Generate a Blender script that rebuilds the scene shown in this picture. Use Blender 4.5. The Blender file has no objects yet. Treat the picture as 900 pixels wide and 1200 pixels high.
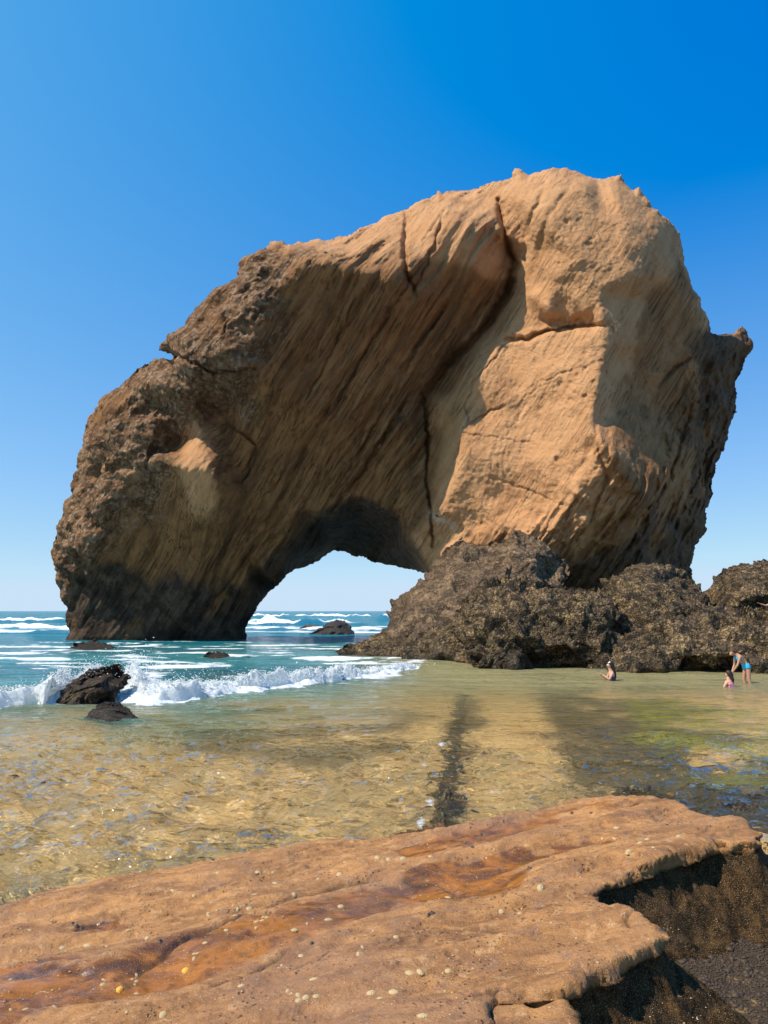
import bpy, bmesh, math, random
import numpy as np
from mathutils import Vector, Matrix
from mathutils.bvhtree import BVHTree
import mathutils.geometry as mg

random.seed(7)
SC = bpy.context.scene
COL = SC.collection

# ------------------------------------------------------------------ camera
H = 2.35                     # eye height above the water
F = 1000.0                   # focal length in units of the 900x1200 picture
PITCH = math.atan(116.0 / F)
SP, CP = math.sin(PITCH), math.cos(PITCH)
cam_d = bpy.data.cameras.new('camera')
cam = bpy.data.objects.new('camera', cam_d)
COL.objects.link(cam)
cam.location = (0, 0, H)
cam.rotation_euler = (math.pi / 2 + PITCH, 0, 0)
cam_d.sensor_fit = 'VERTICAL'
cam_d.angle = 2 * math.atan(600.0 / F)
cam_d.clip_start = 0.1
cam_d.clip_end = 60000
SC.camera = cam

# ------------------------------------------------------------------ sky and sun
SUN = Vector((-0.56, -0.24, 0.85)).normalized()      # direction towards the sun
sun_el = math.asin(SUN.z)
sun_az = math.atan2(SUN.x, SUN.y)                   # from +Y towards +X
w = bpy.data.worlds.new('World')
SC.world = w
w.use_nodes = True
nt = w.node_tree
bg = nt.nodes['Background']
sky = nt.nodes.new('ShaderNodeTexSky')
sky.sky_type = 'NISHITA'
sky.sun_disc = False
sky.sun_elevation = sun_el
sky.sun_rotation = sun_az
sky.air_density = 0.7
sky.dust_density = 0.1
sky.ozone_density = 8.0
SKYC = [(12.183, 0.2, 10.90, 1.4), (13.247, 0.2, 11.70, 2.6), (9.783, 0.2, 5.65, 1.5)]
def wmath(op, a, b=0.0):
    k = nt.nodes.new('ShaderNodeMath'); k.operation = op
    for i, v in enumerate((a, b)):
        if isinstance(v, (int, float)): k.inputs[i].default_value = v
        else: nt.links.new(v, k.inputs[i])
    return k.outputs[0]
sep = nt.nodes.new('ShaderNodeSeparateColor'); nt.links.new(sky.outputs[0], sep.inputs[0])
# brighter towards the sun's side of the sky
tc = nt.nodes.new('ShaderNodeTexCoord'); dp = nt.nodes.new('ShaderNodeVectorMath'); dp.operation = 'DOT_PRODUCT'
nt.links.new(tc.outputs['Generated'], dp.inputs[0]); dp.inputs[1].default_value = SUN
glow = wmath('MINIMUM', wmath('POWER', wmath('MAXIMUM', dp.outputs['Value'], 0.0), 1.0), 0.62)
comb = nt.nodes.new('ShaderNodeCombineColor')
for i, (gain, pw, off, gl_) in enumerate(SKYC):
    v = wmath('MULTIPLY', wmath('POWER', sep.outputs[i], pw), gain)
    v = wmath('ADD', wmath('SUBTRACT', v, off), wmath('MULTIPLY', glow, gl_))
    v = wmath('MINIMUM', v, (5.2, 6.7, 8.3)[i])        # pale blue, never whiter, at the horizon
    nt.links.new(wmath('MAXIMUM', v, 0.0), comb.inputs[i])
nt.links.new(comb.outputs[0], bg.inputs['Color'])
bg.inputs['Strength'].default_value = 0.090

sun_d = bpy.data.lights.new('sun', 'SUN')
sun_d.energy = 5.0
sun_d.angle = math.radians(0.53)
sun_d.color = (1.0, 0.90, 0.78)
sun = bpy.data.objects.new('sun', sun_d)
COL.objects.link(sun)
sun.rotation_euler = (-SUN).to_track_quat('-Z', 'Y').to_euler()

SC.view_settings.view_transform = 'Standard'
SC.view_settings.look = 'None'
SC.view_settings.exposure = 0.34
SC.view_settings.gamma = 1.0
SC.render.engine = 'CYCLES'
SC.cycles.transparent_max_bounces = 16
SC.cycles.max_bounces = 8

# ------------------------------------------------------------------ helpers
def ray(px, py):
    """direction of a picture point, scaled so that its Y part is 1"""
    px = np.asarray(px, float); py = np.asarray(py, float)
    yc = F * CP - (600 - py) * SP
    zc = F * SP + (600 - py) * CP
    return (px - 450) / yc, zc / yc

def P3(px, py, Y):
    rx, rz = ray(px, py)
    return np.stack([rx * Y, Y + 0 * rx, H + rz * Y], -1)

def ground(px, py, z=0.0):
    rx, rz = ray(px, py)
    Y = (z - H) / rz
    return rx * Y, Y

def ypix(Y, z=0.0):
    t = math.atan2(z - H, Y) - PITCH
    return 600 - F * math.tan(t)

def _hash(ix, iy, iz, seed):
    h = (ix.astype(np.uint32) * np.uint32(374761393) + iy.astype(np.uint32) * np.uint32(668265263)
         + iz.astype(np.uint32) * np.uint32(2147483647 ^ 0x5bd1e995) + np.uint32((seed * 1274126177) & 0xffffffff))
    h = (h ^ (h >> np.uint32(13))) * np.uint32(1274126177)
    h = (h ^ (h >> np.uint32(16))) * np.uint32(2246822519)
    return h ^ (h >> np.uint32(15))

_G = np.array([[1,1,0],[-1,1,0],[1,-1,0],[-1,-1,0],[1,0,1],[-1,0,1],[1,0,-1],[-1,0,-1],
               [0,1,1],[0,-1,1],[0,1,-1],[0,-1,-1],[1,1,0],[-1,1,0],[0,-1,1],[0,-1,-1]], np.float32)

def perlin(x, y, z, seed=0):
    x, y, z = np.broadcast_arrays(np.asarray(x, np.float32), np.asarray(y, np.float32), np.asarray(z, np.float32))
    fx, fy, fz = np.floor(x), np.floor(y), np.floor(z)
    ix, iy, iz = fx.astype(np.int32), fy.astype(np.int32), fz.astype(np.int32)
    x, y, z = x - fx, y - fy, z - fz
    u = x*x*x*(x*(x*6-15)+10); v = y*y*y*(y*(y*6-15)+10); w_ = z*z*z*(z*(z*6-15)+10)
    out = 0
    for a in (0, 1):
        wa = u if a else 1 - u
        for b in (0, 1):
            wb = v if b else 1 - v
            for c in (0, 1):
                wc = w_ if c else 1 - w_
                g = _G[_hash(ix + a, iy + b, iz + c, seed) & np.uint32(15)]
                out = out + wa * wb * wc * (g[..., 0]*(x-a) + g[..., 1]*(y-b) + g[..., 2]*(z-c))
    return out

def fbm(x, y, z, oct=4, seed=0, gain=0.5, lac=2.03):
    r = 0; a = 1.0
    for i in range(oct):
        r = r + a * perlin(x, y, z, seed + i * 17)
        x = x * lac + 3.1; y = y * lac + 1.7; z = z * lac + 5.3; a *= gain
    return r

def ridged(x, y, z, oct=4, seed=0, gain=0.5, lac=2.07):
    r = 0; a = 1.0
    for i in range(oct):
        r = r + a * (1 - 2 * np.abs(perlin(x, y, z, seed + i * 17)) * 1.5)
        x = x * lac + 3.1; y = y * lac + 1.7; z = z * lac + 5.3; a *= gain
    return r

def cells(x, y, z, seed=0):
    """distance to nearest feature point of a jittered lattice"""
    x, y, z = np.broadcast_arrays(np.asarray(x, np.float32), np.asarray(y, np.float32), np.asarray(z, np.float32))
    ix, iy, iz = np.floor(x).astype(np.int32), np.floor(y).astype(np.int32), np.floor(z).astype(np.int32)
    d1 = np.full(x.shape, 9.0, np.float32)
    for a in (-1, 0, 1):
        for b in (-1, 0, 1):
            for c in (-1, 0, 1):
                cx, cy, cz = ix + a, iy + b, iz + c
                h = _hash(cx, cy, cz, seed)
                jx = (h & np.uint32(1023)) / 1023.0; jy = ((h >> np.uint32(10)) & np.uint32(1023)) / 1023.0
                jz = ((h >> np.uint32(20)) & np.uint32(1023)) / 1023.0
                d = (cx + jx - x)**2 + (cy + jy - y)**2 + (cz + jz - z)**2
                d1 = np.minimum(d1, d)
    return np.sqrt(d1)

def sstep(a, b, x):
    t = np.clip((x - a) / (b - a), 0, 1)
    return t * t * (3 - 2 * t)

def sdf_poly(x, y, poly):
    """signed distance to a closed polygon, positive inside"""
    sh = x.shape; x = x.ravel().astype(np.float32); y = y.ravel().astype(np.float32)
    d = np.full(x.shape, 1e12, np.float32); ins = np.zeros(x.shape, bool)
    n = len(poly)
    for i in range(n):
        ax, ay = poly[i]; bx, by = poly[(i + 1) % n]
        ex, ey = bx - ax, by - ay
        L = ex*ex + ey*ey + 1e-12
        t = np.clip(((x-ax)*ex + (y-ay)*ey) / L, 0, 1)
        d = np.minimum(d, (x-ax-t*ex)**2 + (y-ay-t*ey)**2)
        if ay != by:
            c = ((ay > y) != (by > y)) & (x < ex * (y - ay) / (by - ay) + ax)
            ins ^= c
    d = np.sqrt(d)
    return np.where(ins, d, -d).reshape(sh)

def dist_line(x, y, pts):
    """distance to an open polyline, and the position 0..1 along it"""
    d = np.full(x.shape, 1e12); tt = np.zeros(x.shape); n = len(pts) - 1
    for i in range(n):
        ax, ay = pts[i][:2]; bx, by = pts[i+1][:2]
        ex, ey = bx-ax, by-ay
        t = np.clip(((x-ax)*ex + (y-ay)*ey) / (ex*ex+ey*ey+1e-12), 0, 1)
        q = (x-ax-t*ex)**2 + (y-ay-t*ey)**2
        m = q < d
        d = np.where(m, q, d); tt = np.where(m, (i + t) / n, tt)
    return np.sqrt(d), tt

def blur(a, s):
    r = max(1, int(s * 2.5)); k = np.exp(-0.5 * (np.arange(-r, r+1) / s)**2); k /= k.sum()
    for ax in (0, 1):
        p = np.pad(a, [(r, r) if q == ax else (0, 0) for q in (0, 1)], mode='edge')
        a = sum(k[i] * np.take(p, range(i, i + a.shape[ax]), axis=ax) for i in range(2*r+1))
    return a

def tri_interp(ctrl, xs, ys):
    """piecewise linear interpolation of (x, y, value) points on a grid"""
    c = np.array(ctrl, float)
    x0, x1, y0, y1 = xs[0]-60, xs[-1]+60, ys[0]-60, ys[-1]+60
    far = []
    for t in np.linspace(0, 1, 7):
        far += [(x0+(x1-x0)*t, y0), (x0+(x1-x0)*t, y1), (x0, y0+(y1-y0)*t), (x1, y0+(y1-y0)*t)]
    far = np.array(sorted(set(far)))
    fv = []
    for q in far:
        dd = 1.0 / (((c[:, 0]-q[0])**2 + (c[:, 1]-q[1])**2)**1.5 + 1)
        fv.append((dd * c[:, 2]).sum() / dd.sum())
    allp = np.concatenate([c, np.column_stack([far, fv])])
    res = mg.delaunay_2d_cdt([Vector((p[0], p[1])) for p in allp], [], [], 0, 1e-4)
    vs = res[0]; tris = res[2]; orig = res[3]
    val = [allp[o[0], 2] if o else 0 for o in orig]
    out = np.zeros((len(ys), len(xs)))
    X, Y = np.meshgrid(xs, ys)
    dx = xs[1]-xs[0]; dy = ys[1]-ys[0]
    for t in tris:
        a, b, c_ = (vs[i] for i in t)
        i0 = max(0, int((min(a.x, b.x, c_.x)-xs[0])/dx)); i1 = min(len(xs), int((max(a.x, b.x, c_.x)-xs[0])/dx)+2)
        j0 = max(0, int((min(a.y, b.y, c_.y)-ys[0])/dy)); j1 = min(len(ys), int((max(a.y, b.y, c_.y)-ys[0])/dy)+2)
        if i0 >= i1 or j0 >= j1: continue
        sx = X[j0:j1, i0:i1]; sy = Y[j0:j1, i0:i1]
        det = (b.y-c_.y)*(a.x-c_.x) + (c_.x-b.x)*(a.y-c_.y)
        if abs(det) < 1e-9: continue
        l1 = ((b.y-c_.y)*(sx-c_.x) + (c_.x-b.x)*(sy-c_.y)) / det
        l2 = ((c_.y-a.y)*(sx-c_.x) + (a.x-c_.x)*(sy-c_.y)) / det
        l3 = 1-l1-l2
        m = (l1 >= -1e-6) & (l2 >= -1e-6) & (l3 >= -1e-6)
        v = l1*val[t[0]] + l2*val[t[1]] + l3*val[t[2]]
        out[j0:j1, i0:i1] = np.where(m, v, out[j0:j1, i0:i1])
    return out

def mesh_obj(name, verts, quads, mat, parent=None, smooth=True, attrs=None):
    me = bpy.data.meshes.new(name)
    verts = np.ascontiguousarray(verts, np.float32); quads = np.ascontiguousarray(quads, np.int32)
    k = quads.shape[1]
    me.vertices.add(len(verts)); me.vertices.foreach_set('co', verts.ravel())
    me.loops.add(quads.size); me.loops.foreach_set('vertex_index', quads.ravel())
    me.polygons.add(len(quads))
    me.polygons.foreach_set('loop_start', np.arange(0, quads.size, k, dtype=np.int32))
    if smooth: me.polygons.foreach_set('use_smooth', np.ones(len(quads), bool))
    me.update(calc_edges=True)
    for kk, v in (attrs or {}).items():
        a = me.attributes.new(kk, 'FLOAT', 'POINT')
        a.data.foreach_set('value', np.ascontiguousarray(v, np.float32).ravel())
    if mat: me.materials.append(mat)
    o = bpy.data.objects.new(name, me); COL.objects.link(o)
    if parent: o.parent = parent
    return o

def tag(o, label=None, cat=None, group=None, kind=None):
    if label: o['label'] = label
    if cat: o['category'] = cat
    if group: o['group'] = group
    if kind: o['kind'] = kind
    return o

def compact(verts, faces, attrs):
    used = np.unique(faces); m = np.full(len(verts), -1, np.int64); m[used] = np.arange(len(used))
    return verts[used], m[faces], {k: v[used] for k, v in attrs.items()}

def relief(name, mat, poly, ctrl, step=1.4, R=2.5, thick=10, bl=4, warp=(2.0, 0.06), disp=None, masks=None, pad=6, seed=0, dispn=None):
    """solid rock: outline and front depths given as seen from the beach; the back bulges away by its thickness"""
    pl = np.array(poly, float)
    xs = np.arange(pl[:, 0].min()-pad, pl[:, 0].max()+pad, step); ys = np.arange(pl[:, 1].min()-pad, pl[:, 1].max()+pad, step)
    X, Yp = np.meshgrid(xs, ys)
    a, f = warp
    wx = a * fbm(X*f, Yp*f, 0*X+seed, 5, seed, 0.62); wy = a * fbm(X*f, Yp*f, 0*X+seed+9.5, 5, seed+5, 0.62)
    sd = sdf_poly(X+wx, Yp+wy, poly)
    D = tri_interp(ctrl, xs, ys)
    if bl: D = blur(D, bl/step)
    gy, gx = np.gradient(sd, step)
    gl = np.sqrt(gx*gx+gy*gy)+1e-6
    out = sd <= 0
    X2 = np.where(out, X - sd*gx/gl/np.maximum(gl, .6), X); Y2 = np.where(out, Yp - sd*gy/gl/np.maximum(gl, .6), Yp)
    dm = np.maximum(sd, 0) * D / F
    q = np.clip(1 - dm / R, 0, 1)
    Df = D + R * (1 - np.sqrt(np.maximum(1 - q*q, 0)))
    th = thick * (1 - np.exp(-dm / (thick*.45)))
    Db = D + R + th
    Pf = P3(X2, Y2, Df)
    if disp is not None:
        e = disp(Pf, X2, Y2, sd)
        Df = Df + e
        Db = Db + np.where(out, e, e*np.exp(-dm/1.5)) + (fbm(X*.02, Yp*.02, 0*X+3.3, 4, seed+31)*thick*.25)*sstep(0, 60, sd)
        Pf = P3(X2, Y2, Df)
    Pb = P3(X2, Y2, Db)
    if dispn is not None:
        du = np.gradient(Pf, axis=1); dv = np.gradient(Pf, axis=0)
        N = np.cross(dv, du); N /= np.linalg.norm(N, axis=-1, keepdims=True) + 1e-9
        N = np.stack([blur(N[..., i], 4.5) for i in range(3)], -1); N /= np.linalg.norm(N, axis=-1, keepdims=True) + 1e-9
        N = np.where(N[..., 1:2] > 0, -N, N)
        Pf = Pf + N * dispn(Pf, X2, Y2, sd)[..., None]
    n = X.size; ny, nx = X.shape
    idx = np.arange(n).reshape(ny, nx)
    ins = ~out
    cell = ins[:-1, :-1] | ins[1:, :-1] | ins[:-1, 1:] | ins[1:, 1:]
    f1 = np.stack([idx[:-1, :-1][cell], idx[1:, :-1][cell], idx[1:, 1:][cell], idx[:-1, 1:][cell]], -1)
    bidx = np.where(out, idx, idx + n)
    f2 = np.stack([bidx[:-1, :-1][cell], bidx[:-1, 1:][cell], bidx[1:, 1:][cell], bidx[1:, :-1][cell]], -1)
    V = np.concatenate([Pf.reshape(-1, 3), Pb.reshape(-1, 3)]); Fc = np.concatenate([f1, f2])
    at = {}
    if masks:
        for k, v in masks(Pf, X2, Y2, sd).items(): at[k] = np.concatenate([v.ravel(), v.ravel()])
    V, Fc, at = compact(V, Fc, at)
    return mesh_obj(name, V, Fc, mat, attrs=at)

def plan_rock(name, mat, poly_w, ztop, zbase, step=0.03, edge=0.4, amp=0.08, freq=2.0, seed=0, knob=0.0, masks=None, warp=0.15, gap=None):
    """low rock given by its outline on the ground plan (metres)"""
    pl = np.array(poly_w, float)
    xs = np.arange(pl[:, 0].min()-.3, pl[:, 0].max()+.3, step); ys = np.arange(pl[:, 1].min()-.3, pl[:, 1].max()+.3, step)
    X, Y = np.meshgrid(xs, ys)
    sd = sdf_poly(X + warp*fbm(X*1.3, Y*1.3, 0*X, 4, seed), Y + warp*fbm(X*1.3, Y*1.3, 0*X+7, 4, seed+3), poly_w)
    p = np.sqrt(np.clip(1 - np.clip(1 - sd/edge, 0, 1)**2, 0, 1))
    zt = ztop(X, Y) if callable(ztop) else ztop
    Z = zbase + (zt-zbase)*p
    Z = Z + p*(amp*ridged(X*freq, Y*freq, 0*X+seed, 5, seed, .55) - amp*.6)
    if knob: Z = Z - p*knob*cells(X*9, Y*9, Z*9, seed)
    n = X.size; idx = np.arange(n).reshape(X.shape)
    ins = sd > 0
    cell = ins[:-1, :-1] | ins[1:, :-1] | ins[:-1, 1:] | ins[1:, 1:]
    f1 = np.stack([idx[:-1, :-1][cell], idx[:-1, 1:][cell], idx[1:, 1:][cell], idx[1:, :-1][cell]], -1)
    V = np.stack([X, Y, np.where(ins, Z, zbase)], -1).reshape(-1, 3)
    B = V.copy(); B[:, 2] = zbase-.05
    bidx = np.where(ins, idx+n, idx)
    f2 = np.stack([bidx[:-1, :-1][cell], bidx[1:, :-1][cell], bidx[1:, 1:][cell], bidx[:-1, 1:][cell]], -1)
    V, Fc, _ = compact(np.concatenate([V, B]), np.concatenate([f1, f2]), {})
    return mesh_obj(name, V, Fc, mat)

BVH = {}
def bvh(o):
    if o.name not in BVH:
        me = o.data
        v = np.empty(len(me.vertices)*3, np.float32); me.vertices.foreach_get('co', v)
        BVH[o.name] = BVHTree.FromPolygons([tuple(q) for q in v.reshape(-1, 3)], [tuple(p.vertices) for p in me.polygons])
    return BVH[o.name]
def hit(o, px, py):
    rx, rz = ray(px, py)
    r = bvh(o).ray_cast(Vector((0, 0, H)), Vector((float(rx), 1, float(rz))).normalized())
    return r[0], r[1]

# ------------------------------------------------------------------ material helpers
class NT:
    def __init__(s, name):
        s.m = bpy.data.materials.new(name); s.m.use_nodes = True
        s.t = s.m.node_tree; s.t.nodes.clear()
        s.out = s.n('ShaderNodeOutputMaterial')
    def n(s, typ, **kw):
        o = s.t.nodes.new(typ)
        for k, v in kw.items(): setattr(o, k, v)
        return o
    def l(s, a, b): s.t.links.new(a, b)
    def put(s, node, key, v):
        if hasattr(v, 'is_linked') or hasattr(v, 'links'): s.l(v, node.inputs[key])
        else: node.inputs[key].default_value = v
    def pos(s):
        g = s.n('ShaderNodeTexCoord'); return g.outputs['Object']
    def attr(s, name):
        a = s.n('ShaderNodeAttribute'); a.attribute_name = name; return a.outputs['Fac']
    def mapping(s, v, scale=(1, 1, 1), rot=(0, 0, 0), loc=(0, 0, 0)):
        m = s.n('ShaderNodeMapping'); s.l(v, m.inputs[0])
        m.inputs['Scale'].default_value = scale; m.inputs['Rotation'].default_value = rot; m.inputs['Location'].default_value = loc
        return m.outputs[0]
    def noise(s, v, scale, detail=5, rough=.55, dist=0.0):
        k = s.n('ShaderNodeTexNoise'); s.l(v, k.inputs['Vector'])
        k.inputs['Scale'].default_value = scale; k.inputs['Detail'].default_value = detail
        k.inputs['Roughness'].default_value = rough; k.inputs['Distortion'].default_value = dist
        return k.outputs['Fac']
    def voro(s, v, scale, feature='F1', out='Distance'):
        k = s.n('ShaderNodeTexVoronoi'); k.feature = feature; s.l(v, k.inputs['Vector']); k.inputs['Scale'].default_value = scale
        return k.outputs[out]
    def math(s, op, a, b=0.0, c=0.0, clamp=False):
        k = s.n('ShaderNodeMath', operation=op, use_clamp=clamp)
        s.put(k, 0, a); s.put(k, 1, b); s.put(k, 2, c)
        return k.outputs[0]
    def ramp(s, v, lo, hi, a=0.0, b=1.0):
        k = s.n('ShaderNodeMapRange', interpolation_type='SMOOTHSTEP'); s.l(v, k.inputs[0])
        k.inputs[1].default_value = lo; k.inputs[2].default_value = hi; k.inputs[3].default_value = a; k.inputs[4].default_value = b
        return k.outputs[0]
    def mix(s, f, a, b):
        k = s.n('ShaderNodeMix', data_type='RGBA')
        s.put(k, 0, f)
        for i, v in ((6, a), (7, b)):
            if isinstance(v, tuple): k.inputs[i].default_value = (*v, 1) if len(v) == 3 else v
            else: s.l(v, k.inputs[i])
        return k.outputs[2]
    def bump(s, h, strength, dist, prev=None):
        b = s.n('ShaderNodeBump'); b.inputs['Strength'].default_value = strength; b.inputs['Distance'].default_value = dist
        s.l(h, b.inputs['Height'])
        if prev is not None: s.l(prev, b.inputs['Normal'])
        return b.outputs[0]
    def principled(s, col, rough=.8, normal=None, spec=.3, **kw):
        p = s.n('ShaderNodeBsdfPrincipled')
        if isinstance(col, tuple): p.inputs['Base Color'].default_value = (*col, 1)
        else: s.l(col, p.inputs['Base Color'])
        s.put(p, 'Roughness', rough); s.put(p, 'Specular IOR Level', spec)
        if normal is not None: s.l(normal, p.inputs['Normal'])
        for k, v in kw.items(): s.put(p, k, v)
        return p.outputs[0]
    def done(s, sh):
        s.l(sh, s.out.inputs['Surface']); return s.m

def flat_mat(name, col, rough=.6, var=.15, spec=.3):
    m = NT(name); n = m.noise(m.pos(), 12, 3)
    return m.done(m.principled(m.mix(n, tuple(c*(1-var) for c in col), tuple(min(1, c*(1+var)) for c in col)), rough, spec=spec))

def arch_material():
    m = NT('sandstone_arch'); p = m.pos()
    cong = m.attr('cong'); dark = m.attr('dark'); guano = m.attr('guano')
    st = m.mapping(p, rot=(0, math.radians(57), 0))
    st = m.mapping(st, scale=(0.12, 0.35, 1.25))
    strat = m.noise(st, 1.0, 7, .6, .3)
    strat2 = m.noise(m.mapping(st, scale=(1, 1, 4.5)), 1.0, 4, .6)
    big = m.noise(p, .13, 4)
    mid = m.noise(p, .9, 6, .65)
    fine = m.noise(p, 7, 5, .7)
    c = m.mix(m.ramp(strat, .35, .65), (.43, .205, .084), (.56, .300, .138))
    c = m.mix(m.ramp(strat2, .5, .72, 0, .5), c, (.34, .165, .070))
    c = m.mix(m.ramp(big, .4, .65, 0, .6), c, (.54, .285, .128))
    c = m.mix(m.ramp(mid, .52, .75, 0, .55), c, (.29, .155, .08))
    c = m.mix(m.ramp(fine, .35, .7, 0, .35), c, (.56, .34, .19))
    pits = m.ramp(m.voro(p, 3.2), .0, .16, 1, 0)
    pitmask = m.ramp(m.noise(p, .5, 3), .5, .62)
    c = m.mix(m.math('MULTIPLY', m.math('MULTIPLY', pits, pitmask), .6), c, (.17, .10, .055))
    # conglomerate: greyer, pebbly
    vc = m.voro(p, 4.2, out='Color')
    sep = m.n('ShaderNodeSeparateColor'); m.l(vc, sep.inputs[0])
    cg = m.mix(m.ramp(mid, .35, .7), (.10, .050, .024), (.27, .150, .075))
    cg = m.mix(m.ramp(sep.outputs[0], .6, .95, 0, .5), cg, (.36, .27, .18))
    bw = m.mix(m.ramp(strat, .35, .62), (.125, .057, .022), (.28, .130, .048))  # brown for the shaded sides of the arch: shade put into the colour
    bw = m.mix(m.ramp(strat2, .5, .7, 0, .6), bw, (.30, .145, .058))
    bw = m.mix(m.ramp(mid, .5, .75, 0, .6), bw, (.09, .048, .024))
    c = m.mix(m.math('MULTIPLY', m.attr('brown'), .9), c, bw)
    c = m.mix(cong, c, cg)
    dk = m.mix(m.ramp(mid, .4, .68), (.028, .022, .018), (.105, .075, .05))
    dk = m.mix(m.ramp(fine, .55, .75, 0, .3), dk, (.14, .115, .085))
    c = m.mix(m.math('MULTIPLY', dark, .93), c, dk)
    c = m.mix(guano, c, (.66, .55, .45))
    lv = m.noise(m.mapping(st, scale=(.5, 1, 2.6)), 1.0, 5, .62)
    ln = m.ramp(m.math('ABSOLUTE', m.math('SUBTRACT', lv, .5)), .0, .020, 1, 0)
    lk = m.math('MULTIPLY', ln, m.ramp(m.noise(p, .35, 3), .42, .60))
    lk = m.math('MULTIPLY', lk, m.math('MULTIPLY_ADD', m.attr('brown'), .75, .25))
    c = m.mix(m.math('MULTIPLY', lk, .55), c, (.09, .048, .025))
    b = m.bump(strat, .22, .4)
    b = m.bump(lk, 1.0, -.22, b)
    b = m.bump(strat2, .25, .12, b)
    b = m.bump(mid, .6, .28, b)
    b = m.bump(fine, 1.0, .10, b); b = m.bump(m.noise(p, 2.6, 6, .7), .7, .14, b)
    b = m.bump(pits, .5, -.06, b)
    b = m.bump(m.math('MULTIPLY', m.voro(p, 3.0), cong), .8, -.20, b)
    return m.done(m.principled(c, .9, b, .15))

def barnacle_material(name, a, b_, c_, green=0.0, scale=1.0, shells=1.0):
    m = NT(name); p = m.pos()
    n1 = m.noise(p, 1.1*scale, 6, .65); n2 = m.noise(p, 6*scale, 5, .7); n3 = m.noise(p, .35*scale, 3)
    v = m.voro(p, 13*scale)
    vc = m.voro(p, 13*scale, out='Color')
    sep = m.n('ShaderNodeSeparateColor'); m.l(vc, sep.inputs[0])
    c = m.mix(m.ramp(n1, .36, .62), a, b_)
    c = m.mix(m.ramp(n2, .46, .68, 0, .85), c, c_)
    c = m.mix(m.ramp(sep.outputs[0], .80, 1.0, 0, .45*shells), c, tuple(min(1, q*1.45) for q in c_))
    c = m.mix(m.ramp(n3, .42, .55, .0, .4), c, a)
    if green: c = m.mix(m.math('MULTIPLY', m.ramp(m.noise(p, 2.1*scale, 4), .52, .62), green), c, (.07, .085, .02))
    dk = m.attr('dark')
    c = m.mix(m.math('MULTIPLY', dk, .8), c, (.022, .018, .014))
    b = m.bump(n1, .6, .16); b = m.bump(v, shells, -.09, b); b = m.bump(n2, .9, .06, b)
    hol = m.ramp(m.noise(m.mapping(p, scale=(1, 1, 1.5)), 2.1*scale, 6, .65), .42, .48, 1, 0); b = m.bump(hol, .8*shells, -.15, b); c = m.mix(m.math('MULTIPLY', hol, .75*shells), c, tuple(q*.6 for q in a))
    return m.done(m.principled(c, .78, b, .3))

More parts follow.
